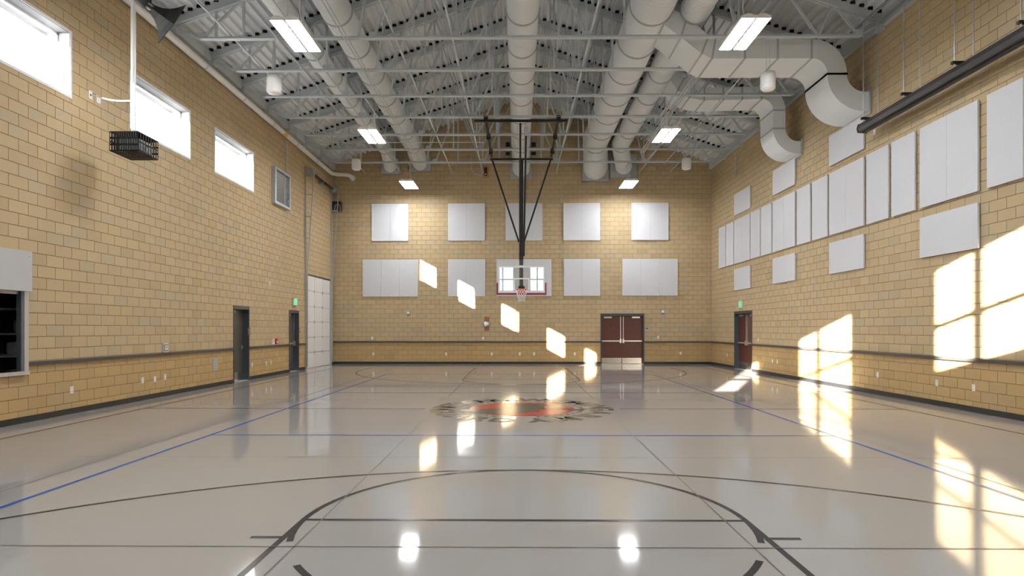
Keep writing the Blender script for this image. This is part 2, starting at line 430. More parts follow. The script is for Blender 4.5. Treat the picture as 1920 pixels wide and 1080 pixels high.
for s in (-1, 1):
    strip('volleyball_side_line', [(VX+s*4.56, CY-9.14), (VX+s*4.56, CY+9.14)], LW, M['pblue'], Zp+.001)
    strip('volleyball_attack_line', [(VX-4.56, CY+s*3.05), (VX+4.56, CY+s*3.05)], LW*.9, M['pblue'], Zp+.0012)
    strip('volleyball_end_line', [(VX-4.56, CY+s*9.14), (VX+4.56, CY+s*9.14)], LW, M['pblue'], Zp+.0012)
for x_ in (-4.95, -1.60, 1.68, 4.85): strip('saw_joint', [(x_, YN), (x_, YB)], .012, M['joint'], Zp+.0016)
for k in range(-2, 8): strip('saw_joint', [(XL, 4.45+3.11*k), (XR, 4.45+3.11*k)], .012, M['joint'], Zp+.0016)
# emblem
emb = thing('floor_emblem', (CX, CY, 0), 'round red and dark emblem with ring lettering painted at centre court', 'emblem')
def poly(name, pts, mt, z, parent=emb):
    mb = MB(); mb.add([(p[0], p[1], z) for p in pts], [tuple(range(len(pts)))]); me = mb.mesh(name, mt, False)
    if me.polygons[0].normal.z < 0: me.flip_normals()
    return link(name, me, parent)
poly('red_disc', arc(CX, CY, 1.02, 0, 352.5, 47), M['pred'], Zp+.002)
sil = [(856,769),(900,767.6),(935,766.5),(945,762),(960,759.5),(985,757),(1010,758),(1045,758.5),(1018,762),(1022,766),(1045,764.5),(1060,765),(1080,768),(1112,765.5),(1085,769.8),(1040,768.7),(1017,767.5),(1005,768.5),(1015,771),(995,771.5),(985,774),(960,776),(930,777),(900,775),(880,771.5)]
poly('dark_figure', [tuple(onz(*p)[:2]) for p in sil], M['pdark'], Zp+.0026)
def glyph(ch, size, mt, name, parent, mtx, ext=0.):
    cu = bpy.data.curves.new('t', 'FONT'); cu.body = ch; cu.size = size; cu.align_x = 'CENTER'; cu.offset = size*.03; cu.resolution_u = 3; cu.extrude = ext
    to = bpy.data.objects.new('t', cu); C.objects.link(to); bpy.context.view_layer.update()
    me = bpy.data.meshes.new_from_object(to.evaluated_get(bpy.context.evaluated_depsgraph_get()))
    bpy.data.objects.remove(to); me.transform(mtx); me.name = name; me.materials.clear(); me.materials.append(mt)
    return link(name, me, parent)
def ringtext(word, a0, a1, r, size, up_out):     # compass degrees clockwise from the far side
    n = len(word)
    for i, ch in enumerate(word):
        a = R(a0+(a1-a0)*i/max(1, n-1)); c = Vector((CX+math.sin(a)*r, CY+math.cos(a)*r, Zp+.002))
        rot = -a if up_out else -a+math.pi
        glyph(ch, size, M['pdark'], 'letter', emb, Matrix.Translation(c) @ Matrix.Rotation(rot, 4, 'Z'))
ringtext('NATIONAL', -88, -9, 1.33, .62, True); ringtext('WYOMING', 9, 92, 1.33, .62, True)
ringtext('ARMY', 112, 170, 1.33, .62, True); ringtext('GUARD', 258, 193, 1.77, .62, False)
for k in range(46):
    if k in (0, 1, 22, 23): continue
    a = R(k*360/46+2); l = .045+.02*(k % 3)
    c = Vector((CX+math.sin(a)*1.17, CY+math.cos(a)*1.17, 0)); t_ = Vector((math.cos(a), -math.sin(a), 0)); r_ = Vector((math.sin(a), math.cos(a), 0))
    poly('ring_mark', [(c+t_*i*l/2+r_*j*.035)[:2] for i, j in ((-1,-1),(1,-1),(1,1),(-1,1))], M['pdark'], Zp+.002)

# ------------------------------------------------------------------ windows
def window(name, axis, fixed, sgn, u0, u1, z0, z1, mull_u, mull_z, label):
    t = thing(name, ((fixed, (u0+u1)/2, z0) if axis == 1 else ((u0+u1)/2, fixed, z0)), label, 'window', kind='structure')
    def bx(m, a, b, c, d, t0, t1):
        f0, f1 = fixed-sgn*t0, fixed-sgn*t1
        if axis == 1: m.box(f0, f1, a, b, c, d)
        else: m.box(a, b, f0, f1, c, d)
        return m
    w_ = .05
    fm = MB(); bx(fm, u0-.045, u0, z0-.045, z1+.045, -.012, .10); bx(fm, u1, u1+.045, z0-.045, z1+.045, -.012, .10); bx(fm, u0, u1, z1, z1+.045, -.012, .10); bx(fm, u0, u1, z0-.045, z0, -.012, .10)
    fm.build('casing', M['winframe'], t)
    ln = MB(); bx(ln, u0, u0+.012, z0, z1, 0, TH); bx(ln, u1-.012, u1, z0, z1, 0, TH); bx(ln, u0, u1, z0, z0+.012, 0, TH)
    bx(MB(), u0+.012, u1-.012, z1-.012, z1, 0, TH).build('head_soffit', M['soffit'], t)
    ln.build('reveal_lining', M['winframe'], t)
    g0 = .20
    sf = MB(); bx(sf, u0, u0+w_, z0, z1, g0, g0+.07); bx(sf, u1-w_, u1, z0, z1, g0, g0+.07); bx(sf, u0, u1, z1-w_, z1, g0, g0+.07); bx(sf, u0, u1, z0, z0+w_, g0, g0+.07)
    sf.build('sash_frame', M['winframe'], t)
    us = [u0+w_]+list(mull_u)+[u1-w_]; zs = [z0+w_]+list(mull_z)+[z1-w_]
    for q in mull_u: bx(MB(), q-.065, q+.065, z0+w_, z1-w_, g0, g0+.06).build('mullion', M['winframe'], t)
    for q in mull_z: bx(MB(), u0+w_, u1-w_, q-.06, q+.06, g0, g0+.06).build('transom', M['winframe'], t)
    for i in range(len(us)-1):
        for j in range(len(zs)-1): bx(MB(), us[i], us[i+1], zs[j], zs[j+1], g0+.03, g0+.034).build('pane', M['glass'], t)
ll = ['white framed high window furthest along the left wall', 'white framed high window behind the hanging projector cage', 'white framed high window at the upper left corner of the view',
      'white framed high window beside the viewer on the left wall', 'white framed high window nearest the entrance end of the left wall']
for i, (a, b) in enumerate(left_wins): window('window_%d' % (i+1), 1, XL, 1, a, b, WIN_Z0, WIN_Z1, [], [], ll[i])
nl = ['tall divided window behind the viewer, left of the middle', 'tall divided window behind the viewer, right of the middle', 'narrow tall window behind the viewer, nearest the left wall']
for i, (a, b) in enumerate(near_wins): window('window_%d' % (i+6), 0, YN, 1, a, b, NW0, NW1, [a+.60] if b-a > 1 else [], [5.62], nl[i])

# ------------------------------------------------------------------ doors
def door(name, axis, fixed, sgn, D, leaves, leafmat, style, label):
    u0, u1, _, z1 = D
    t = thing(name, ((fixed, (u0+u1)/2, 0) if axis == 1 else ((u0+u1)/2, fixed, 0)), label, 'door', kind='structure')
    def bx(a, b, c, d, t0, t1, m=None):
        m = m or MB(); f0, f1 = fixed-sgn*t0, fixed-sgn*t1
        return m.box(f0, f1, a, b, c, d) if axis == 1 else m.box(a, b, f0, f1, c, d)
    w_ = .05; dpt = .17
    for a, b, c, d in ((u0, u0+w_, 0, z1), (u1-w_, u1, 0, z1), (u0+w_, u1-w_, z1-.10, z1)): bx(a, b, c, d, -.015, dpt+.12).build('frame', M['frame'], t)
    bx(u0, u1, 0, .012, 0, TH).build('threshold', M['alu'], t)
    iw = (u1-u0-2*w_)/leaves; zt = z1-.10
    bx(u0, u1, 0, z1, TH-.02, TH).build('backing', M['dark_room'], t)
    for k in range(leaves):
        a, b = u0+w_+k*iw+.002, u0+w_+(k+1)*iw-.002
        L = bx(a, b, .015, zt-.003, dpt, dpt+.045).build('leaf', leafmat, t)
        bx(a+.015, b-.015, .02, .27, dpt-.003, dpt+.001).build('kick_plate', M['kick'], L)
        far = (k == 0) if leaves == 2 else True
        m0, m1 = (b-.07, b-.045) if far else (a+.045, a+.07)      # meeting stile side
        if style == 'panic':
            h0, h1 = (a+.03, b-.06) if far else (a+.06, b-.03)
            bx(h0, h1, .995, 1.045, dpt-.07, dpt-.035).build('push_bar', M['chrome'], L)
            mid = (m0+m1)/2
            bx(mid-.035, mid+.035, .93, 1.11, dpt-.075, dpt-.001).build('latch_case', M['chrome'], L)
            bx(mid-.012, mid+.012, 1.11, zt-.03, dpt-.045, dpt-.02).build('vertical_rod', M['chrome'], L)
            c0 = a+.12 if far else b-.46
            bx(c0, c0+.34, zt-.10, zt-.035, dpt-.055, dpt-.001).build('door_closer', M['chrome'], L)
        else:
            bx(b-.10, b-.05, .93, 1.07, dpt-.012, dpt-.001).build('latch_plate', M['chrome'], L)
            bx(b-.20, b-.06, .99, 1.012, dpt-.06, dpt-.035).build('lever_handle', M['chrome'], L)
            bx(a+.05, a+.36, zt-.10, zt-.035, dpt-.055, dpt-.001).build('door_closer', M['grey'], L)
    return t
door('door_1', 0, YB, -1, BDOOR, 2, M['wood'], 'panic', 'dark red wooden double doors in the end wall')
door('door_2', 1, XR, -1, RDOOR, 2, M['wood'], 'panic', 'dark red wooden double doors in the right wall')
door('door_3', 1, XL, 1, DOOR1, 1, M['bronze'], 'lever', 'dark grey single door with lever handle in the left wall')
door('door_4', 1, XL, 1, DOOR2, 1, M['bronze'], 'panic', 'dark grey single door with push bar beside the overhead door')

# overhead door with tall vertical-lift tracks
od = thing('overhead_door', (XL, (OHD[0]+OHD[1])/2, 0), 'white panelled vertical-lift overhead door in the far left corner', 'overhead door')
dy = (OHD[1]-OHD[0])/3; dz = OHD[3]/6
for r in range(6):
    sec = MB().box(XL-.055, XL-.015, OHD[0], OHD[1], r*dz+.004, (r+1)*dz-.004).build('door_section', M['white'], od)
    for c in range(3): MB().box(XL-.016, XL-.004, OHD[0]+c*dy+.03, OHD[0]+(c+1)*dy-.03, r*dz+.03, (r+1)*dz-.03).build('panel', M['white'], sec)
    for c in range(4):
        yy = OHD[0]+c*dy; yy = min(max(yy, OHD[0]+.02), OHD[1]-.02)
        if r: MB().box(XL-.015, XL+.008, yy-.025, yy+.025, r*dz-.07, r*dz+.07).build('hinge', M['galv'], sec)
MB().box(XL-.05, XL+.01, OHD[0], OHD[1], OHD[3]-.01, OHD[3]+.05).build('top_seal', M['rail'], od)
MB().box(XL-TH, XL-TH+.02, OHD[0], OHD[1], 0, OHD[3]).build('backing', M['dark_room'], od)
for yy, s in ((OHD[0]-.06, -1), (OHD[1]+.06, 1)):
    tr = MB(); tr.box(XL+.002, XL+.055, yy-.035, yy+.035, 0, 7.8); tr.box(XL+.055, XL+.062, yy-.035, yy+.02*s, 0, 7.8)
    t1 = tr.build('wall_angle', M['galv'], od)
    a = Vector((XL+.08, yy, .1)); b = Vector((XL+.09, yy, 3.7)); c = Vector((XL+.36, yy, 7.7))
    lt = MB(); lt.beam(a, b, .06, .03, (1,0,0)); lt.beam(b, c, .06, .035, (1,0,0)); lt.build('lift_track', M['galv'], od)
    for k in range(9):
        z = 4.2+k*.42; x1 = XL+.09+(z-3.7)/4.0*.27
        if k % 2 == 0: MB().box(XL+.05, x1, yy-.02, yy+.02, z-.02, z+.02).build('track_bracket', M['galv'], od)
    for k in range(7): MB().box(XL+.05, XL+.085, yy-.03, yy+.03, .3+k*.5, .36+k*.5).build('track_bracket', M['galv'], od)
    MB().box(XL+.002, XL+.30, yy-.03, yy+.03, 7.45, 7.75).build('bearing_plate', M['galv'], od)
    MB().tube([(XL+.2, yy-.10*s, 7.6), (XL+.2, yy-.24*s, 7.6)], .11, 16).build('cable_drum', M['grey'], od)
MB().tube([(XL+.2, OHD[0]-.1, 7.6), (XL+.2, OHD[1]+.1, 7.6)], .016, 10).build('torsion_shaft', M['galv'], od)
for ya, yb_ in ((OHD[0]+.35, OHD[0]+1.45), (OHD[1]-1.45, OHD[1]-.35)):
    sp = MB(); n = 26
    for k in range(n):
        y0 = ya+(yb_-ya)*k/n; sp.tube([(XL+.2, y0, 7.6), (XL+.2, y0+(yb_-ya)/n*.75, 7.6)], .055, 10)
    sp.build('torsion_spring', M['softblack'], od)
MB().box(XL+.02, XL+.16, (OHD[0]+OHD[1])/2-.06, (OHD[0]+OHD[1])/2+.06, 7.5, 7.7).build('centre_bearing', M['galv'], od)
op = MB().box(XL+.05, XL+.42, OHD[1]+.12, OHD[1]+.34, 6.75, 7.15).build('door_operator', M['softblack'], od)
MB().tube([(XL+.14, OHD[1]+.12, 6.72), (XL+.2, OHD[1]+.11, 6.98), (XL+.38, OHD[1]+.11, 6.98), (XL+.42, OHD[1]+.11, 6.72)], .014, 6).build('release_handle', M['alu'], op)

# ------------------------------------------------------------------ service window with rolling shutter
sv = thing('service_window', (XL, (SERV[0]+SERV[1])/2, SERV[2]), 'aluminium framed serving window with grey rolling shutter box on the left', 'serving window')
hb = MB().box(XL, XL+.10, SERV[0]-.12, SERV[1]+.10, SERV[3]-.04, 2.84).build('shutter_box', M['shutter'], sv)
for y_, z_ in ((SERV[1]+.04, 2.76), (SERV[0]-.04, 2.76)): MB().tube([(XL+.10, y_, z_), (XL+.106, y_, z_)], .009, 8).build('bolt', M['grey'], hb)
for a, b in ((SERV[0]-.09, SERV[0]), (SERV[1], SERV[1]+.09)):
    MB().box(XL, XL+.05, a, b, SERV[2], SERV[3]-.04).build('guide', M['alu'], sv)
    MB().box(XL-TH, XL, max(a, SERV[0]) if a > 8 else SERV[0], SERV[1] if a > 8 else SERV[0]+.02, SERV[2], SERV[3]).build('jamb', M['alu'], sv) if a < 8 else MB().box(XL-.07, XL, SERV[1]-.02, SERV[1], SERV[2], SERV[3]).build('jamb', M['frame'], sv)
MB().box(XL-TH, XL+.07, SERV[0]-.09, SERV[1]+.09, SERV[2]-.06, SERV[2]).build('counter_sill', M['alu'], sv)
MB().box(XL-.10, XL-.04, SERV[0]+.02, SERV[1]-.02, SERV[3]-.09, SERV[3]-.02).build('shutter_bottom_bar', M['alu'], sv)
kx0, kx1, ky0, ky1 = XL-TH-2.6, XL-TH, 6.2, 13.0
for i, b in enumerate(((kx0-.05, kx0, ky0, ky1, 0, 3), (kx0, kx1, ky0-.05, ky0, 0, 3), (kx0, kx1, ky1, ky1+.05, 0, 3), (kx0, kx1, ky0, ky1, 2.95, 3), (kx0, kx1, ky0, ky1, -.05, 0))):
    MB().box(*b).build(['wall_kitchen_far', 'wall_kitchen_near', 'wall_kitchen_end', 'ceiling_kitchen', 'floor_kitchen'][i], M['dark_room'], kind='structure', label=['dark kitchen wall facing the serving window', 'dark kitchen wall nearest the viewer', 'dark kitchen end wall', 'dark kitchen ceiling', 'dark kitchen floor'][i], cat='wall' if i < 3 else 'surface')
sh = thing('kitchen_shelf_unit', (kx1-.9, 11.4, 0), 'dim metal shelving seen through the serving window', 'shelf')
for z in (.55, 1.05, 1.45, 1.9): MB().box(kx1-1.3, kx1-.15, 11.0, 11.9, z, z+.03).build('shelf_board', M['alu'], sh)
for x_ in (kx1-1.28, kx1-.17):
    for y_ in (11.02, 11.88): MB().box(x_-.02, x_+.02, y_-.02, y_+.02, 0, 2.2).build('post', M['softblack'], sh)
for i, (x_, z, r_, lb) in enumerate(((kx1-.42, 1.48, .15, 'metal pot on the upper kitchen shelf'), (kx1-.5, 1.08, .19, 'wide metal bowl on the middle kitchen shelf'), (kx1-.45, .58, .18, 'metal pot on the lowest kitchen shelf'))):
    p = thing('cooking_pot', (x_, 11.3, z), lb, 'pot'); MB().lathe([(r_*.8, 0), (r_, .05), (r_, .2), (r_*.95, .2), (r_*.95, .06)], (x_, 11.3, z)).build('body', M['alu'], p)
    MB().lathe([(r_*1.02, .2), (r_*.9, .235), (.03, .25), (.03, .28)], (x_, 11.3, z)).build('lid', M['chrome'], p)

# ------------------------------------------------------------------ roof trusses
TR_Y = [25.58-1.826*k for k in range(9)]; ZC = 8.37
bot = [-7.45, -5.05, -3.40, -1.45, 1.60, 5.15, 7.95]
def tz(x): return roofz(x)-.10
ordn = ['nearest the back wall', 'second from the back wall', 'third from the back wall', 'fourth from the back wall', 'fifth from the back wall', 'sixth from the back wall', 'seventh from the back wall', 'eighth from the back wall', 'ninth from the back wall']
webs = [((XL+.12, 8.66), (-7.45, ZC)), ((-7.45, ZC), (-6.45, tz(-6.45))), ((-6.45, tz(-6.45)), (-6.45, ZC)), ((-7.1, ZC), (-7.1, tz(-7.1))),
        ((-5.05, ZC), (-5.05, tz(-5.05))), ((-3.75, ZC), (-3.4, tz(-3.4))), ((-3.4, ZC), (-2.45, tz(-2.45))), ((-2.45, tz(-2.45)), (-1.5, ZC)), ((-1.45, ZC), (-1.45, tz(-1.45))),
        ((-1.42, ZC), (.10, tz(.1))), ((-2.45, ZC), (-2.45, tz(-2.45))), ((1.6, ZC), (.24, tz(.24))), ((1.6, ZC), (1.6, tz(1.6))), ((1.63, ZC), (2.45, tz(2.45))), ((2.5, ZC), (2.45, tz(2.45))),
        ((-.75, ZC), (-.75, tz(-.75))), ((.95, ZC), (.95, tz(.95))), ((5.15, ZC), (4.72, tz(4.72))), ((5.2, ZC), (6.2, tz(6.2))), ((6.2, tz(6.2)), (7.0, ZC)), ((5.15, ZC), (5.15, tz(5.15))),
        ((7.0, ZC), (7.35, tz(7.35))), ((7.95, ZC), (7.35, tz(7.35))), ((XR-.12, 8.66), (7.95, ZC))]
proto = None
def angle_pair(m, a, b, up=1):      # two steel angles back to back
    for s in (-1, 1):
        o = Vector((0, s*.036, 0)); a_ = Vector(a)+o; b_ = Vector(b)+o
        m.beam(a_+Vector((0, -s*.026, .03*up)), b_+Vector((0, -s*.026, .03*up)), .008, .066)
        m.beam(a_, b_, .06, .008)
    return m
for k, yy in enumerate(TR_Y):
    lb = 'grey steel gable truss spanning the gym, '+ordn[k]
    if proto is None:
        t = thing('roof_truss', (XM, yy, ZC), lb, 'truss', 'steel roof trusses'); proto = t
        angle_pair(MB(), (bot[0]-.02, yy, ZC), (bot[-1]+.02, yy, ZC)).build('bottom_chord', M['steel'], t)
        for e in (XL+.02, XR-.02):
            m = MB(); m.beam((e, yy-.045, tz(e)), (XM, yy-.045, tz(XM)), .07, .17); m.beam((e, yy+.045, tz(e)), (XM, yy+.045, tz(XM)), .07, .17); m.build('top_chord', M['steel'], t)
            s = 1 if e < 0 else -1
            MB().box(e, e+s*.16, yy-.09, yy+.09, EAVE-.36, EAVE-.20).build('bearing_seat', M['steel'], t)
        for i, (a, b) in enumerate(webs):
            MB().beam((a[0], yy, a[1]), (b[0], yy, b[1]), .05, .05).build('web_member', M['steel'], t)
        xq = XL-.02; cm = MB().box(-.054, .054, -.015, .015, -.022, .05).mesh('flute_gap_shade', M['gap_shade'])  # added black boxes stand in for shaded gaps between top chord and deck
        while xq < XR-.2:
            xc = xq+.1365; link('flute_gap_shade', cm, t, (xc, yy-.085, roofz(xc))); xq += pitch
        for x_ in bot: MB().box(x_-.10, x_+.10, yy-.006, yy+.006, ZC, ZC+.17).build('gusset_plate', M['steel'], t)
    else:
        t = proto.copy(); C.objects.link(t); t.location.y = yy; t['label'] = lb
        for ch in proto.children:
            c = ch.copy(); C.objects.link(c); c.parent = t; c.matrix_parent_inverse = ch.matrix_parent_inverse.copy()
# bridging rods and conduits running the length of the roof
rods = [(-6.75, ZC+.05, 'outermost on the left'), (-5.15, ZC+.05, 'between the two left ducts'), (-2.9, ZC+.05, 'just left of the middle'), (-1.55, ZC+.05, 'left of the centre duct'), (1.7, ZC+.05, 'right of the centre duct'), (5.35, ZC+.05, 'beside the right conduits'), (6.7, ZC+.05, 'outermost on the right')]
for x_, z, wh in rods:
    MB().beam((x_, 9.5 if x_ < 5 else 19.95, z+.035), (x_, YB-.02, z+.035), .035, .035).build('bridging_rod', M['steel'], label='grey bridging bar along the trusses, '+wh, cat='bar', group='roof bridging bars')
for x_, y0, y1, wh in ((-4.04, 10, 25.3, 'left of a pair under the left duct'), (-3.96, 10, 25.3, 'right of a pair under the left duct'), (4.70, 16.45, 24.0, 'leftmost of three under the right ducts'), (4.77, 16.45, 24.0, 'middle of three under the right ducts'), (4.84, 16.45, 24.0, 'rightmost of three under the right ducts'), (-5.6, 10, 20, 'alone under the far left duct'), (6.0, 16.45, 25.6, 'alone under the branch ducts')):
    MB().tube([(x_, y0, ZC-.045), (x_, y1, ZC-.045)], .018, 8).build('conduit', M['steel'], label='thin grey conduit running lengthwise, '+wh, cat='conduit', group='roof conduits')
MB().tube([(-7.2, 22.6, ZC-.05), (-1.2, 22.6, ZC-.05)], .016, 8).build('conduit', M['steel'], label='thin grey conduit crossing the roof behind the backstop frame', cat='conduit', group='roof conduits')
c_ = onx(1380, 283, XR-.04)
MB().tube([(XR-.5, c_.y, ZC+.08), (XR-.08, c_.y, ZC+.05), (XR-.04, c_.y, ZC-.05), (XR-.04, c_.y, 7.75)], .02, 8).build('conduit', M['steel'], label='bent conduit dropping down the right wall near the far corner', cat='conduit', group='roof conduits')
MB().box(XR-.07, XR, c_.y-.06, c_.y+.06, 7.55, 7.75).build('junction_box', M['grey'], label='small box at the end of the conduit on the right wall', cat='box')

# ------------------------------------------------------------------ round ducts
def round_duct(x_, zc, r_, pl, label, neck=None):
    t = thing('round_duct', (x_, YB, zc), label, 'duct', 'round ceiling ducts')
    pz = (pl[2]+pl[3])/2; px_ = (pl[0]+pl[1])/2
    ys = 8.0; segs = [ys]
    j = [y for y in (TR_Y[i]+.5 for i in range(8, -1, -1)) if y > ys]
    r0 = neck if neck else r_
    pts = [(x_, ys, zc)]; rr = [r0]
    if neck: pts += [(x_, 13.9, zc), (x_, 14.35, zc)]; rr += [neck, r_]
    pts += [(x_, 26.15, zc), (x_+(px_-x_)*.2, 26.55, zc-.03), (x_+(px_-x_)*.6, 26.95, zc+(pz-zc)*.5), (px_, 27.35, pz), (px_, 27.5, pz)]; rr += [r_]*5
    rr[-1] = rr[-2] = min(r_, (pl[1]-pl[0])/2-.03, (pl[3]-pl[2])/2-.03)
    MB().tube(pts, rr, 36).build('duct_run', M['spiral'], t)
    for y in j:
        r2 = (neck if neck and y < 14 else r_)
        if y > 26.2: continue
        MB().tube([(x_, y-.035, zc), (x_, y-.03, zc), (x_, y+.03, zc), (x_, y+.035, zc)], [r2-.01, r2+.018, r2+.018, r2-.01], 36, False).build('joint_band', M['ductband'], t)
        MB().beam((x_, y, zc+r2), (x_, y, roofz(x_)), .02, .02).build('hanger', M['steel'], t)
    MB().box(pl[0], pl[1], 27.40, YB-.002, pl[2], pl[3]).build('wall_flange', M['galv'], t)
def bw(px, py): return ony(px, py, YB)
def plate(x0, x1, y0, y1): a = bw(x0, y0); b = bw(x1, y1); return (a.x, b.x, b.z, a.z)
round_duct(-5.57, 9.14, .27, plate(717, 750, 300, 328), 'narrow round duct furthest left under the deck')
round_duct(-4.40, 9.28, .37, plate(769, 808, 294, 323), 'round duct second from the left under the deck')
round_duct(.12, 9.30, .39, plate(957, 997, 298, 337), 'round duct along the middle above the backstop')
round_duct(3.24, 9.42, .53, plate(1091, 1140, 292, 341), 'largest round duct, right of the backstop', neck=.43)
round_duct(4.30, 9.30, .37, plate(1143, 1192, 292, 335), 'round duct furthest right, beside the largest duct')
for a, b, wh in ((947, 957.5, 'left'), (995, 1006, 'right')):
    for y0, y1, lv in ((266, 277, 'upper'), (284, 293, 'lower')):
        p0 = bw(a, y0); p1 = bw(b, y1); g = thing('wall_grille', ((p0.x+p1.x)/2, YB, p1.z), '%s square dark grille %s of the centre duct on the end wall' % (lv, wh), 'grille')
        MB().box(p0.x, p1.x, YB-.04, YB, p1.z, p0.z).build('frame', M['grey'], g)
        MB().box(p0.x+.03, p1.x-.03, YB-.05, YB-.04, p1.z+.03, p0.z-.03).build('louver_face', M['softblack'], g)

# rectangular branch ducts curving down into the right wall
def sduct(y0, y1, c1, ri, ro, straight, c2x, left, label):
    # c1 centre of the first bend (x,z); second bend centre (c2x, c1z-straight)
    t = thing('branch_duct', (XR, (y0+y1)/2, c1[1]-ro), label, 'duct', 'rectangular branch ducts')
    out = []; inn = []
    for p, q in left: out.append(q); inn.append(p)
    n = 14
    for i in range(n+1):
        a = R(90-90*i/n); out.append((c1[0]+ro*math.cos(a), c1[1]+ro*math.sin(a))); inn.append((c1[0]+ri*math.cos(a), c1[1]+ri*math.sin(a)))
    cz = c1[1]-straight
    x_in, x_out = c1[0]+ri, c1[0]+ro
    R2i = c2x-x_out; R2o = c2x-x_in
    for i in range(n+1):
        a = R(180+90*i/n); out.append((c2x+R2i*math.cos(a), cz+R2i*math.sin(a))); inn.append((c2x+R2o*math.cos(a), cz+R2o*math.sin(a)))
    out.append((XR-.02, cz-R2i)); inn.append((XR-.02, cz-R2o))
    V = []; k = len(out)
    for o_, i_ in zip(out, inn): V += [(o_[0], y0, o_[1]), (o_[0], y1, o_[1]), (i_[0], y0, i_[1]), (i_[0], y1, i_[1])]
    m = MB(); Fs = []
    for i in range(k-1):
        b = 4*i; c = b+4
        Fs += [(b, b+1, c+1, c), (b+2, c+2, c+3, b+3), (b, c, c+2, b+2), (b+1, b+3, c+3, c+1)]
    m.add(V, Fs); m.add(V[:4], [(0, 2, 3, 1)]); m.build('duct_body', M['duct'], t)
    def band(o_, i_):
        d = Vector((i_[0]-o_[0], 0, i_[1]-o_[1])); L = d.length; d.normalize()
        nn = Vector((-d.z, 0, d.x)); g = .014; A = Vector((o_[0], 0, o_[1]))-d*g; B = Vector((i_[0], 0, i_[1]))+d*g
        m = MB(); wdt = .022
        for (ya, yb_) in ((y0-g, y0), (y1, y1+g)): m.box(0,0,0,0,0,0); m.v = m.v[:-8]; m.f = m.f[:-6]; m.sm = m.sm[:-6]; m.beam(A+Vector((0,(ya+yb_)/2,0)), B+Vector((0,(ya+yb_)/2,0)), g, wdt*2, nn)
        m.beam(Vector((o_[0], y0, o_[1]))-d*g/2, Vector((o_[0], y1, o_[1]))-d*g/2, wdt*2, g, d)
        m.beam(Vector((i_[0], y0, i_[1]))+d*g/2, Vector((i_[0], y1, i_[1]))+d*g/2, wdt*2, g, d)
        m.build('seam_band', M['ductband'], t)
    nl_ = len(left)
    for i in list(range(1, nl_))+[nl_, nl_+n, nl_+n+1]:
        if i < k: band(out[i], inn[i])
    a, b = left[-1][0][0], c1[0]
    for f in (.33, .66): band((a+(b-a)*f, left[-1][1][1]+(c1[1]+ro-left[-1][1][1])*f), (a+(b-a)*f, left[-1][0][1]+(c1[1]+ri-left[-1][0][1])*f))
    zc0, zc1 = cz-R2o, cz-R2i
    fl = MB(); fl.box(XR-.05, XR-.002, y0-.06, y1+.06, zc0-.06, zc1+.06); fl.build('wall_flange', M['galv'], t)
sduct(15.15, 16.32, (7.10, 7.72), .38, .85, 0, 8.38, [((3.55, 8.92), (3.55, 9.42)), ((3.95, 8.62), (4.1, 9.12)), ((4.45, 8.22), (4.62, 8.66)), ((4.70, 8.10), (4.78, 8.57))], 'larger pale rectangular duct curving down into the right wall')
sduct(18.80, 19.78, (7.32, 8.12), .34, .71, .55, 8.41, [((4.55, 9.10), (4.62, 9.46)), ((4.80, 8.72), (5.0, 9.10)), ((5.15, 8.50), (5.3, 8.90)), ((5.6, 8.42), (5.6, 8.81))], 'smaller pale rectangular duct curving down into the right wall, further back')

# ------------------------------------------------------------------ high bay lights
def light(x_, y_, label):
    z = 7.5; w2, l2 = .285, .68
    t = thing('high_bay_light', (x_, y_, z), label, 'light', 'high bay lights')
    m = MB(); m.prism([(x_-w2, z+.0), (x_-w2, z+.05), (x_-w2*.55, z+.10), (x_, z+.06), (x_+w2*.55, z+.10), (x_+w2, z+.05), (x_+w2, z), (x_+.02, z), (x_+.02, z+.02), (x_-.02, z+.02), (x_-.02, z)], 'y', y_-l2, y_+l2)
    m.build('housing', M['lampbody'], t)
    for s in (-1, 1):
        MB().box(x_+s*.034, x_+s*(w2-.012), y_-l2+.012, y_+l2-.012, z-.006, z-.001).build('lens', M['lamp'], t)
    for s in (-1, 1):
        MB().tube([(x_-.06, y_+s*.45, z+.08), (x_, y_+s*.45, z+.30), (x_, y_+s*.45, ZC+.02)], .006, 6).build('suspension_cable', M['alu'], t)
    lo = max([q for q in TR_Y+[TR_Y[-1]-1.826*k for k in range(1, 9)] if q <= y_]); 
    MB().beam((x_, lo, ZC-.005), (x_, lo+(1.826 if y_ < 25 else .70), ZC-.005), .04, .04).build('mounting_strut', M['steel'], t)
    MB().tube([(x_+.05, y_+.1, z+.08), (x_+.07, y_+.12, z+.35), (x_+.02, y_+.1, z+.6), (x_+.04, y_+.1, ZC)], .011, 6).build('power_cord', M['white'], t)
lx = (-4.50, 4.56)
for s, sd_ in ((0, 'left'), (1, 'right')):
    for y_, wh in ((12.65, 'nearest in view'), (19.25, 'in the middle of the row'), (25.75, 'closest to the end wall'), (6.1, 'above the viewer'), (-.4, 'behind the viewer')):
        light(lx[s], y_, 'bright white twin-lens high bay light, %s row, %s' % (sd_, wh))
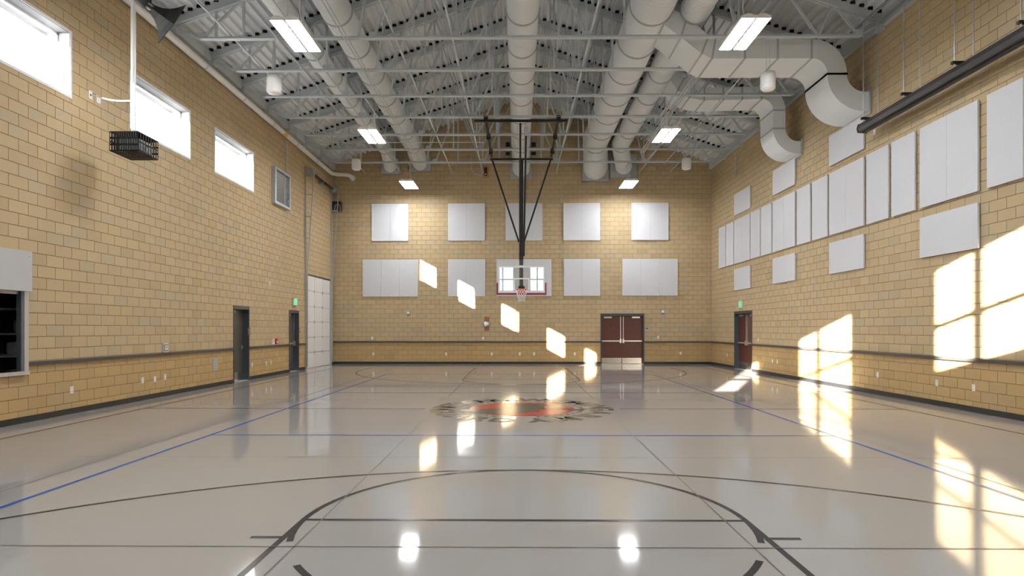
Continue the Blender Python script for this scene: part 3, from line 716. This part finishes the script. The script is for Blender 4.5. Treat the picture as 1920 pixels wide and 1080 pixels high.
# pendant speakers
for px, py, Y, lb in ((514, 160, 14.6, 'white pendant speaker below the nearest left light'), (668, 309, 23.75, 'white pendant speaker near the far left corner'), (1440, 153, 14.6, 'white pendant speaker in front of the large branch duct'), (1287, 308, 23.75, 'white pendant speaker near the far right corner')):
    c = ony(px, py, Y); t = thing('pendant_speaker', c, lb, 'speaker', 'pendant speakers')
    MB().lathe([(.13, .205), (.155, .20), (.172, .10), (.172, -.12), (.16, -.175), (.145, -.185)], c, 24).build('body', M['white'], t)
    MB().lathe([(.13, -.186), (.125, -.20), (.02, -.20)], c, 24).build('grille', M['plate'], t)
    for s in (-1, 1): MB().tube([(c.x+s*.05, Y, c.z+.2), (c.x+s*.02, Y, ZC)], .005, 6).build('hanging_cable', M['alu'], t)

# horn loudspeaker
hc = ony(292, 22, 11.0); t = thing('horn_loudspeaker', hc, 'black square horn loudspeaker hanging at the upper left', 'loudspeaker')
ax = Vector((.62, .62, -.45)).normalized(); sd1 = Vector((0, 1, 0)); sd1 = (sd1-ax*sd1.dot(ax)).normalized(); sd2 = ax.cross(sd1)
sd1, sd2 = (sd1+sd2).normalized(), (sd1-sd2).normalized()
V = []; prf = [(-.16, .05), (-.05, .06), (.05, .09), (.14, .14), (.22, .21), (.29, .30), (.30, .30)]
for d, h_ in prf:
    for i, j in ((-1,-1),(1,-1),(1,1),(-1,1)): V.append(hc+ax*d+sd1*h_*i+sd2*h_*j)
n = len(prf); m = MB(); m.add(V, [(4*i+j, 4*i+(j+1) % 4, 4*i+4+(j+1) % 4, 4*i+4+j) for i in range(n-1) for j in range(4)]); m.add(V[:4], [(3,2,1,0)]); m.build('horn', M['black'], t)
m = MB(); m.add([hc+ax*.16+sd1*i*.13+sd2*j*.13 for i, j in ((-1,-1),(1,-1),(1,1),(-1,1))], [(0,1,2,3)]); m.build('throat', M['softblack'], t)
MB().tube([hc-ax*.34, hc-ax*.32, hc-ax*.16], [.07, .095, .095], 16).build('driver', M['softblack'], t)
MB().tube([hc-ax*.16, hc-ax*.05], .06, 12).build('neck', M['grey'], t)
MB().tube([hc-ax*.1, hc-ax*.1+Vector((0,0,1.5))], .025, 8).build('mounting_pole', M['black'], t)

# projector in its cage
pz0 = ony(205, 283, 11.5).z; pz1 = ony(205, 246, 11.5).z; px0 = ony(205, 270, 11.5).x; px1 = ony(259, 270, 11.5).x; py0, py1 = 11.5, 12.15
pc = thing('projector_cage', ((px0+px1)/2, (py0+py1)/2, pz0), 'black slotted security cage with projector hanging on a white pole', 'projector')
e = .016
def cage_face(nm, fn, cols, rows, bar, du, dv):
    m = MB()
    for i in range(cols+1): a = du*i/cols; fn(m, max(0, a-bar/2), min(du, a+bar/2), 0, dv)
    for j in range(rows+1): b = dv*j/rows; fn(m, 0, du, max(0, b-bar*.75), min(dv, b+bar*.75))
    return m.build(nm, M['black'], pc)
W_, D_, H_ = px1-px0, py1-py0, pz1-pz0
cage_face('front_grille', lambda m, a, b, c, d: m.box(px0+a, px0+b, py0, py0+.006, pz0+c, pz0+d), 12, 3, .024, W_, H_)
cage_face('back_grille', lambda m, a, b, c, d: m.box(px0+a, px0+b, py1-.006, py1, pz0+c, pz0+d), 12, 3, .024, W_, H_)
cage_face('side_grille', lambda m, a, b, c, d: m.box(px1-.006, px1, py0+a, py0+b, pz0+c, pz0+d), 8, 2, .022, D_, H_)
cage_face('side_grille', lambda m, a, b, c, d: m.box(px0, px0+.006, py0+a, py0+b, pz0+c, pz0+d), 8, 2, .022, D_, H_)
cage_face('bottom_grille', lambda m, a, b, c, d: m.box(px0+a, px0+b, py0+c, py0+d, pz0, pz0+.006), 12, 6, .026, W_, D_)
MB().box(px0, px1, py0, py1, pz1-.008, pz1).build('top_plate', M['black'], pc)
pb = MB().box(px0+.10, px1-.06, py0+.14, py1-.12, pz0+.07, pz1-.10).build('projector_body', M['grey'], pc)
MB().tube([(px1-.06, (py0+py1)/2, pz0+.16), (px1-.02, (py0+py1)/2, pz0+.16)], .06, 16).build('lens', M['chrome'], pb)
pp = ony(250, 246, (py0+py1)/2).x
MB().tube([(pp, (py0+py1)/2, pz1), (pp, (py0+py1)/2, roofz(pp))], .045, 14).build('mounting_pole', M['white'], pc)
c1 = onx(169, 178, XL); c2 = onx(184, 187, XL)
cable_end = Vector((pp-.05, (py0+py1)/2, ony(245, 189, (py0+py1)/2).z))
cb = thing('power_cable', c1, 'thin sagging cable from wall plates to the projector pole', 'cable')
ps = [c1+Vector((.03, 0, 0))]
for k in range(1, 9):
    f = k/8; p = (c1+Vector((.05, 0, 0))).lerp(cable_end, f); p.z -= .05*math.sin(math.pi*f)*.9; ps.append(p)
MB().tube(ps, .012, 6).build('cord', M['white'], cb)

# ------------------------------------------------------------------ small wall items
def bxw(m, axis, fixed, sgn, u, z, w_, h_, d0, d1):
    d0 = max(d0, .002)
    if axis == 1: return m.box(fixed+sgn*d0, fixed+sgn*d1, u-w_/2, u+w_/2, z-h_/2, z+h_/2)
    return m.box(u-w_/2, u+w_/2, fixed+sgn*d0, fixed+sgn*d1, z-h_/2, z+h_/2)
WALLS = {'L': (1, XL, 1), 'R': (1, XR, -1), 'B': (0, YB, -1)}
def spot(wl, px, py):
    if wl == 'B': p = ony(px, py, YB); return p.x, p.z
    p = onx(px, py, WALLS[wl][1]); return p.y, p.z
def item(name, wl, px, py, parts, label, cat, group=None):
    ax_, fx, sg = WALLS[wl]; u, z = spot(wl, px, py)
    t = thing(name, (fx, u, z) if ax_ == 1 else (u, fx, z), label, cat, group)
    for (nm, du, dz_, w_, h_, d0, d1, mt) in parts: bxw(MB(), ax_, fx, sg, u+du, z+dz_, w_, h_, d0, d1).build(nm, M[mt], t)
    return t
OUT = [('cover_plate', 0, 0, .08, .125, 0, .008, 'plate'), ('receptacle', 0, .028, .034, .03, .008, .011, 'plate'), ('receptacle', 0, -.028, .034, .03, .008, .011, 'plate'), ('slot', 0, .028, .018, .012, .011, .012, 'plate_dk'), ('slot', 0, -.028, .018, .012, .011, .012, 'plate_dk')]
outs = [('L', 134, 731, 'nearest the serving window on the left wall'), ('L', 267, 713, 'leftmost of three close together on the left wall'), ('L', 290, 711, 'middle of three close together on the left wall'), ('L', 309, 707, 'rightmost of three close together on the left wall'),
        ('L', 472.5, 684, 'just right of the lever-handled door'), ('L', 499, 681, 'left of a close pair before the push-bar door'), ('L', 508, 679.5, 'right of a close pair before the push-bar door'), ('L', 506, 531, 'high on the left wall above the fire alarm pull'),
        ('B', 698, 634, 'above the rail at the left of the end wall'), ('B', 700, 663.5, 'below the rail at the left of the end wall'), ('B', 836.5, 663.5, 'second below the rail from the left on the end wall'), ('B', 906, 634, 'above the rail under the alarm bell'),
        ('B', 922, 663.5, 'below the rail near the alarm bell'), ('B', 974.5, 663.5, 'below the hoop, left of two'), ('B', 1001.5, 663.5, 'below the hoop, right of two'), ('B', 1077.5, 663.5, 'left of the end wall double doors'), ('B', 1234, 632.5, 'above the rail right of the end wall double doors'), ('B', 1276, 662.5, 'near the right corner of the end wall'),
        ('R', 1363.5, 666, 'in the corner before the right wall doors'), ('R', 1448.5, 677, 'left of a close pair past the right wall doors'), ('R', 1457.5, 678.5, 'right of a close pair past the right wall doors'), ('R', 1422, 637, 'above the rail beside the right wall doors'),
        ('R', 1646, 703, 'between the two sun patches on the right wall'), ('R', 1757, 718, 'under the large sun patch on the right wall'), ('R', 1826, 727, 'furthest right along the right wall'), ('R', 1640, 248, 'high on the right wall behind the screen housing end')]
for wl, px, py, lb in outs: item('wall_outlet', wl, px, py, OUT, 'small white outlet '+lb, 'outlet', 'white wall plates')
item('cable_plate', 'L', 169, 178, [('cover_plate', 0, 0, .10, .16, 0, .01, 'plate'), ('cord_hole', 0, 0, .03, .04, .01, .014, 'plate_dk')], 'white plate where the projector cable leaves the wall', 'plate')
item('cable_plate', 'L', 184, 187, [('cover_plate', 0, 0, .12, .14, 0, .01, 'plate'), ('screw', 0, .05, .012, .012, .01, .013, 'grey')], 'blank white plate beside the projector cable outlet', 'plate')
IC = [('back_box', 0, 0, .21, .21, 0, .03, 'alu'), ('bezel', 0, 0, .15, .15, .03, .034, 'rail'), ('face', 0, 0, .11, .11, .034, .038, 'plate'), ('screen', 0, .01, .06, .06, .038, .04, 'grey')]
item('control_panel', 'L', 309, 652, IC, 'square control panel above the rail on the left wall', 'panel'); item('control_panel', 'R', 1549, 645, IC, 'square control panel in the sunlight on the right wall', 'panel')
item('access_panel', 'L', 402.5, 683, [('frame', 0, 0, .26, .32, 0, .01, 'galv'), ('door', 0, 0, .22, .28, .01, .014, 'grey'), ('latch', .08, 0, .02, .02, .014, .018, 'chrome')], 'small grey access panel below the rail on the left wall', 'panel')
item('room_sign', 'L', 467, 621, [('plate', 0, 0, .17, .20, 0, .01, 'brownplate'), ('number_strip', 0, .03, .10, .06, .01, .012, 'grey'), ('braille_strip', 0, -.05, .10, .03, .01, .012, 'grey')], 'small brown room sign beside the lever-handled door', 'sign')
item('room_sign', 'L', 561, 620, [('plate', 0, 0, .15, .18, 0, .01, 'brownplate'), ('number_strip', 0, .03, .09, .05, .01, .012, 'grey')], 'small brown room sign beside the push-bar door', 'sign')
item('room_sign', 'B', 1213, 617, [('plate', 0, 0, .15, .18, 0, .01, 'grey'), ('number_strip', 0, .03, .09, .05, .01, .012, 'rail')], 'small grey room sign beside the end wall double doors', 'sign')
item('fire_alarm_pull', 'L', 517, 640, [('body', 0, 0, .15, .19, 0, .05, 'red'), ('handle', 0, -.02, .10, .05, .05, .065, 'white')], 'red fire alarm pull station on the left wall', 'alarm')
item('thermostat', 'L', 512, 640.5, [('body', -.02, 0, .15, .18, 0, .03, 'plate'), ('face', -.02, .02, .07, .05, .03, .033, 'grey')], 'white thermostat beside the fire alarm pull', 'thermostat')
for px, py, lb in ((766, 588, 'left of the alarm bell'), (1242, 586, 'right of the double doors')):
    item('strobe', 'B', px, py, [('body', 0, 0, .16, .24, 0, .05, 'grey'), ('lens', 0, .04, .10, .09, .05, .08, 'plate'), ('speaker_slot', 0, -.06, .10, .05, .05, .053, 'plate_dk')], 'small grey alarm strobe on the end wall, '+lb, 'alarm', 'alarm strobes')
bl = item('alarm_bell', 'B', 912, 607, [('backplate', .02, 0, .21, .62, 0, .02, 'brownplate'), ('bracket', 0, 0, .28, .20, .02, .05, 'grey')], 'grey alarm bell on a brown plate on the end wall', 'bell')
u, z = spot('B', 911, 608); MB().tube([(u, YB-.05, z), (u, YB-.13, z), (u, YB-.17, z)], [.13, .12, .05], 20).build('gong', M['chrome'], bl)
item('wood_mounted_device', 'B', 911, 322.5, [('wood_backing', 0, 0, .27, .56, 0, .03, 'plywood'), ('device', 0, 0, .12, .36, .03, .10, 'softblack'), ('indicator', 0, -.12, .05, .05, .10, .11, 'plate')], 'black device on a wooden board high on the end wall', 'device')
item('junction_box', 'B', 902, 329, [('box', 0, 0, .12, .12, 0, .06, 'grey'), ('cover_screw', 0, 0, .02, .02, .06, .065, 'chrome')], 'small grey box beside the wooden board on the end wall', 'box')
p = ony(902, 329, YB-.03); MB().tube([p+Vector((-.06,0,0)), p+Vector((-.3,0,.05)), p+Vector((-.42,0,.25)), p+Vector((-.42,0,.75))], .018, 8).build('conduit', M['steel'], label='short bent conduit up the end wall from the small grey box', cat='conduit', group='roof conduits')
for wl, px, py, wh in (('L', 551.5, 566, 'above the push-bar door'), ('R', 1390.5, 570.5, 'above the right wall doors')):
    ax_, fx, sg = WALLS[wl]; u, z = spot(wl, px, py)
    t = item('exit_sign', wl, px, py, [('housing', 0, 0, .34, .26, .02, .06, 'plate'), ('mount', 0, 0, .10, .10, 0, .02, 'plate'), ('green_face', 0, 0, .30, .22, .06, .064, 'exit')], 'lit green exit sign '+wh, 'exit sign', 'exit signs')
    rot = Matrix.Rotation(R(90)*(1 if sg > 0 else -1), 4, 'Z') @ Matrix.Rotation(R(90), 4, 'X')
    glyph('EXIT', .13, M['plate'], 'lettering', t, Matrix.Translation((fx+sg*.066, u, z-.045)) @ rot)
# louvered return on the left wall
lv = thing('wall_louver', (XL, (LOUV[0]+LOUV[1])/2, LOUV[2]), 'galvanized framed louver high on the left wall past the windows', 'louver')
for a, b, c, d in ((LOUV[0], LOUV[0]+.09, LOUV[2], LOUV[3]), (LOUV[1]-.09, LOUV[1], LOUV[2], LOUV[3]), (LOUV[0]+.09, LOUV[1]-.09, LOUV[2], LOUV[2]+.08), (LOUV[0]+.09, LOUV[1]-.09, LOUV[3]-.08, LOUV[3])): MB().box(XL, XL+.14, a, b, c, d).build('frame', M['galv'], lv)
MB().box(XL, XL+.02, LOUV[0]+.09, LOUV[1]-.09, LOUV[2]+.08, LOUV[3]-.08).build('back_panel', M['grey'], lv)
for k in range(10):
    z = LOUV[2]+.11+k*.103
    MB().prism([(XL+.03, z), (XL+.09, z+.065), (XL+.095, z+.06), (XL+.035, z-.005)], 'y', LOUV[0]+.09, LOUV[1]-.09).build('slat', M['galv'], lv)
MB().box(XL+.095, XL+.11, (LOUV[0]+LOUV[1])/2+.2, (LOUV[0]+LOUV[1])/2+.23, LOUV[2]+.08, LOUV[3]-.08).build('linkage_bar', M['galv'], lv)
MB().tube([(XL+.03, LOUV[1]-.12, LOUV[3]), (XL+.03, LOUV[1]-.12, 8.2)], .018, 8).build('conduit', M['steel'], label='conduit rising up the left wall from the louver', cat='conduit', group='roof conduits')
MB().box(XL, XL+.06, LOUV[1]+.05, LOUV[1]+.13, 6.2, 6.32).build('louver_switch', M['plate'], label='small white box beside the galvanized louver', cat='box')
# insulated pipe under the left eave
t = thing('drain_pipe', (XL+.18, YB-.3, 8.3), 'white insulated pipe running under the left eave and turning at the corner', 'pipe')
pth = [(XL+.18, 6, 8.36), (XL+.18, 26.6, 8.24)]
for i in range(1, 7): a = R(15*i); pth.append((XL+.18+.35*(1-math.cos(a)), 26.6+.35*math.sin(a), 8.235))
pth += [(XL+.62, 26.95, 8.235)]
for i in range(1, 7): a = R(15*i); pth.append((XL+.62+.25*math.sin(a), 26.95+.25*(1-math.cos(a)), 8.235))
pth += [(XL+.87, YB, 8.235)]
MB().tube(pth, .085, 16).build('pipe_run', M['white'], t)
MB().tube([(XL+.87, YB-.06, 8.235), (XL+.87, YB, 8.235)], .13, 18).build('wall_collar', M['white'], t)
for k in range(8):
    y = 9.3+k*2.2; z = 8.36-.12*(y-6)/20.6
    MB().tube([(XL+.18, y-.02, z), (XL+.18, y+.02, z)], .092, 16).build('hanger_band', M['steel'], t)
    MB().tube([(XL+.18, y, z+.09), (XL+.18, y, EAVE-.05)], .008, 6).build('hanger_rod', M['steel'], t)
MB().box(XL+.08, XL+.28, 21.2, 21.5, 8.10, 8.40); MB().tube([(XL+.18, 21.2, 8.271), (XL+.18, 21.5, 8.269)], .0865, 16).build('yellow_label', M['yellow'], t)

# ------------------------------------------------------------------ acoustic panels
def panel(wl, u0, u1, z0, z1, boards, label):
    ax_, fx, sg = WALLS[wl]
    t = thing('acoustic_panel', (fx, (u0+u1)/2, z0) if ax_ == 1 else ((u0+u1)/2, fx, z0), label, 'wall panel', 'white acoustic wall panels')
    bxw(MB(), ax_, fx, sg, (u0+u1)/2, (z0+z1)/2, u1-u0-.06, z1-z0-.06, 0, .022).build('furring', M['panel_edge'], t)
    w_ = (u1-u0)/boards
    for k in range(boards):
        g = .003
        bxw(MB(), ax_, fx, sg, u0+(k+.5)*w_, (z0+z1)/2, w_-2*g, z1-z0, .022, .06).build('board', M['panel'], t)
for i, (x0, x1, nb) in enumerate(((697, 766, 2), (840, 909.5, 2), (948, 1017, 2), (1056, 1125, 2), (1183.5, 1253, 2))):
    a = bw(x0, 382.5-.0035*(x0-697)); b = bw(x1, 452-.0035*(x0-697)); panel('B', a.x, b.x, b.z, a.z, nb, ['first', 'second', 'third', 'fourth', 'fifth'][i]+' white square panel from the left in the upper row of the end wall')
for i, (x0, x1, nb) in enumerate(((680.5, 784, 3), (840, 910, 2), (931, 1034, 3), (1056.5, 1125, 2), (1166.5, 1270, 3))):
    a = bw(x0, 487-.0035*(x0-681)); b = bw(x1, 556-.0035*(x0-681)); panel('B', a.x, b.x, b.z, a.z, nb, ['first', 'second', 'third', 'fourth', 'fifth'][i]+' white panel from the left in the lower row of the end wall')
band = [(1347.7,1360.2,1),(1361.4,1375,1),(1376.7,1406.2,2),(1407.8,1425.1,1),(1427.2,1446.3,1),(1449,1490.7,2),(1494.2,1519.3,1),(1522.9,1551.4,1),(1555,1619.5,2),(1625,1666,1),(1672,1716,1),(1725,1834,2),(1851,1919,1)]
onm = ['first', 'second', 'third', 'fourth', 'fifth', 'sixth', 'seventh', 'eighth', 'ninth', 'tenth', 'eleventh', 'twelfth', 'thirteenth']
for i, (x0, x1, nb) in enumerate(band):
    a = onx(x1, 500, XR-.05).y; b = onx(x0, 500, XR-.05).y
    panel('R', a, b, 4.10, 5.78, nb, onm[i]+' tall white panel from the far corner along the right wall')
    if nb == 2:
        panel('R', a, b, 3.05, 3.89, 1, 'low white panel on the right wall under the %s tall panel from the corner' % onm[i])
        if i < 11: panel('R', a, b, 5.98, 6.80, 1, 'high white panel on the right wall over the %s tall panel from the corner' % onm[i])
a = onx(1925, 500, XR-.05).y; panel('R', a-.95, a-.07, 4.10, 5.78, 1, 'fourteenth tall white panel from the far corner, at the picture edge')

# ------------------------------------------------------------------ screen housing on the right
SX = 8.12; e0 = onx(1617, 243, SX); sy1 = e0.y; sz = e0.z; sy0 = 7.6
t = thing('projection_screen', (SX, (sy0+sy1)/2, sz), 'long black projection screen housing hung on rods along the right wall', 'screen')
MB().prism([(SX-.10, sz-.06), (SX-.12, sz+.02), (SX-.09, sz+.12), (SX+.09, sz+.12), (SX+.12, sz+.02), (SX+.10, sz-.08)], 'y', sy0, sy1).build('housing', M['screen'], t)
MB().prism([(SX-.11, sz-.07), (SX-.13, sz+.02), (SX-.10, sz+.13), (SX+.10, sz+.13), (SX+.13, sz+.02), (SX+.11, sz-.09)], 'y', sy1, sy1+.02).build('end_cap', M['screen'], t)
MB().box(SX-.03, SX+.03, sy0+.05, sy1-.05, sz-.10, sz-.07).build('slot_bar', M['black'], t)
for k in range(5):
    y = sy1-.35-k*1.5
    br = MB().box(SX-.22, SX+.22, y-.03, y+.03, sz+.12, sz+.17).build('hanger_bracket', M['black'], t)
    for s in (-1, 1): MB().tube([(SX+s*.17, y, sz+.08), (SX+s*.17, y, 8.59)], .012, 6).build('hanger_rod', M['galv'], br)
for x_, wh in ((SX-.17, 'inner'), (SX+.17, 'outer')): MB().beam((x_, 7.5, 8.615), (x_, sy1+.2, 8.615), .05, .05).build('support_channel', M['galv'], label=wh+' steel channel above the black screen housing', cat='channel', group='screen support channels')

# ------------------------------------------------------------------ basketball backstop
BX = .14; BY = 23.90
t = thing('basketball_backstop', (BX, BY, 2.9), 'ceiling-hung basketball backstop with glass board and orange rim', 'basketball hoop')
zt = 8.28; yf = 20.1; yr = 24.35; hw = 1.17
MB().tube([(BX-1.55, yf, zt-.02), (BX+1.45, yf, zt-.02)], .045, 12).build('front_header_pipe', M['black'], t)
for s in (-1, 1):
    MB().tube([(BX+s*hw, yf, zt+.04), (BX+s*hw, yr+.05, zt+.02)], .045, 10).build('longitudinal_pipe', M['black'], t)
    for y in (20.1, 21.93, 23.75): MB().box(BX+s*hw-.07, BX+s*hw+.07, y-.06, y+.06, zt-.07, zt+.13).build('beam_clamp', M['black'], t)
    MB().tube([(BX+s*(hw-.02), yr, zt-.10), (BX+s*.10, yr+.02, 4.95)], .034, 10).build('diagonal_brace', M['black'], t)
MB().tube([(BX-hw-.05, yr, zt-.10), (BX+hw+.05, yr, zt-.10)], .04, 12).build('rear_header_pipe', M['black'], t)
MB().tube([(BX-.01, yr+.02, zt-.08), (BX-.01, yr+.02, 4.25)], .085, 16).build('mast_sleeve', M['black'], t)
MB().tube([(BX-.01, yr+.02, 4.3), (BX-.01, yr+.02, 2.98)], .075, 16).build('mast', mat('mast_steel', (.035, .045, .05), .35), t)
MB().tube([(BX-.06, yf, zt-.1), (BX-.05, yr-.10, 4.45)], .032, 10).build('folding_brace', M['black'], t)
MB().tube([(BX+.12, yf, zt-.50), (BX+.09, yr-.10, 4.40)], .034, 10).build('folding_brace', M['black'], t)
MB().tube([(BX+.12, yf, zt-.08), (BX+.12, yf, zt-.2), (BX+.12, yf, zt-.24), (BX+.12, yf, zt-.5)], [.02, .03, .07, .05], 12).build('winch', M['alu'], t)
MB().tube([(BX-.14, yf, zt-.05), (BX-.14, yf, zt-.4)], .008, 6).build('safety_strap', M['alu'], t)
bx0, bx1, bz0, bz1 = BX-.915, BX+.915, 2.92, 3.99
gl = MB().box(bx0+.03, bx1-.03, BY, BY+.013, bz0+.03, bz1-.03).build('glass_board', M['board_glass'], t)
fmb = mat('board_frame', (.60, .66, .74), .35, .4)
for a, b, c, d in ((bx0, bx0+.04, bz0, bz1), (bx1-.04, bx1, bz0, bz1), (bx0+.04, bx1-.04, bz0, bz0+.04), (bx0+.04, bx1-.04, bz1-.04, bz1)): MB().box(a, b, BY-.012, BY+.045, c, d).build('board_frame', fmb, t)
wl_ = MB(); g = .045
for a, b, c, d in ((bx0+.04, bx0+.04+g, bz0+.04, bz1-.04), (bx1-.04-g, bx1-.04, bz0+.04, bz1-.04), (bx0+.085, bx1-.085, bz0+.04, bz0+.04+g), (bx0+.085, bx1-.085, bz1-.04-g, bz1-.04)): wl_.box(a, b, BY-.003, BY-.001, c, d)
wl_.build('border_stripe', M['plate'], gl)
ts = MB(); zq = 3.05
for a, b, c, d in ((BX-.305, BX-.255, zq, zq+.457), (BX+.255, BX+.305, zq, zq+.457), (BX-.255, BX+.255, zq+.407, zq+.457), (BX-.255, BX+.255, zq, zq+.05)): ts.box(a, b, BY-.003, BY-.001, c, d)
ts.build('target_square', M['plate'], gl)
for s in (-1, 1):
    MB().box(BX+s*.90, BX+s*.955, BY-.03, BY+.06, bz0-.03, bz0+.40).build('edge_padding', M['maroon'], t)
    m = MB(); xx = BX+s*.875; m.add([(xx, BY+.02, bz0+.04), (xx-s*.18, BY+.02, bz0+.04), (xx, BY+.02, bz0+.10), (xx, BY+.035, bz0+.04), (xx-s*.18, BY+.035, bz0+.04), (xx, BY+.035, bz0+.10)], [(0,1,2),(5,4,3),(0,3,4,1),(1,4,5,2),(2,5,3,0)]); m.build('corner_gusset', M['grey'], t)
MB().box(BX-.955, BX+.955, BY-.03, BY+.06, bz0-.06, bz0+.012).build('edge_padding', M['maroon'], t)
MB().box(BX-.12, BX+.12, BY+.013, yr-.05, 3.0, 3.2).build('board_bracket', M['black'], t)
RC = Vector((BX, BY-.38, 3.048)); rr_ = .2286
ringp = [(RC.x+rr_*math.cos(R(a)), RC.y+rr_*math.sin(R(a)), RC.z) for a in range(0, 361, 12)]
rim = MB().tube(ringp, .011, 8).build('rim', M['orange'], t)
m = MB(); m.box(BX-.13, BX+.13, BY-.02, BY-.003, 2.93, 3.06); m.box(BX-.10, BX+.10, BY-.165, BY-.02, 3.02, 3.045)
m.beam((BX-.12, BY-.02, 3.03), (BX-.19, BY-.25, 3.045), .02, .03); m.beam((BX+.12, BY-.02, 3.03), (BX+.19, BY-.25, 3.045), .02, .03); m.box(BX-.06, BX+.06, BY-.13, BY-.02, 2.93, 3.03)
m.build('rim_bracket', M['orange'], rim)
nm_ = MB(); nc = 12; lev = 6
def npnt(j, a): f = j/lev; r2 = rr_*(1-.48*min(1, f*1.25)+(.05*max(0, f-.8)/.2)); return (RC.x+r2*math.cos(a), RC.y+r2*math.sin(a), RC.z-.02-.44*f)
for i in range(nc):
    for s in (-1, 1): nm_.tube([npnt(j, 2*math.pi*(i+s*.5*j)/nc) for j in range(lev+1)], .0065, 5)
nm_.build('net', M['net'], rim)
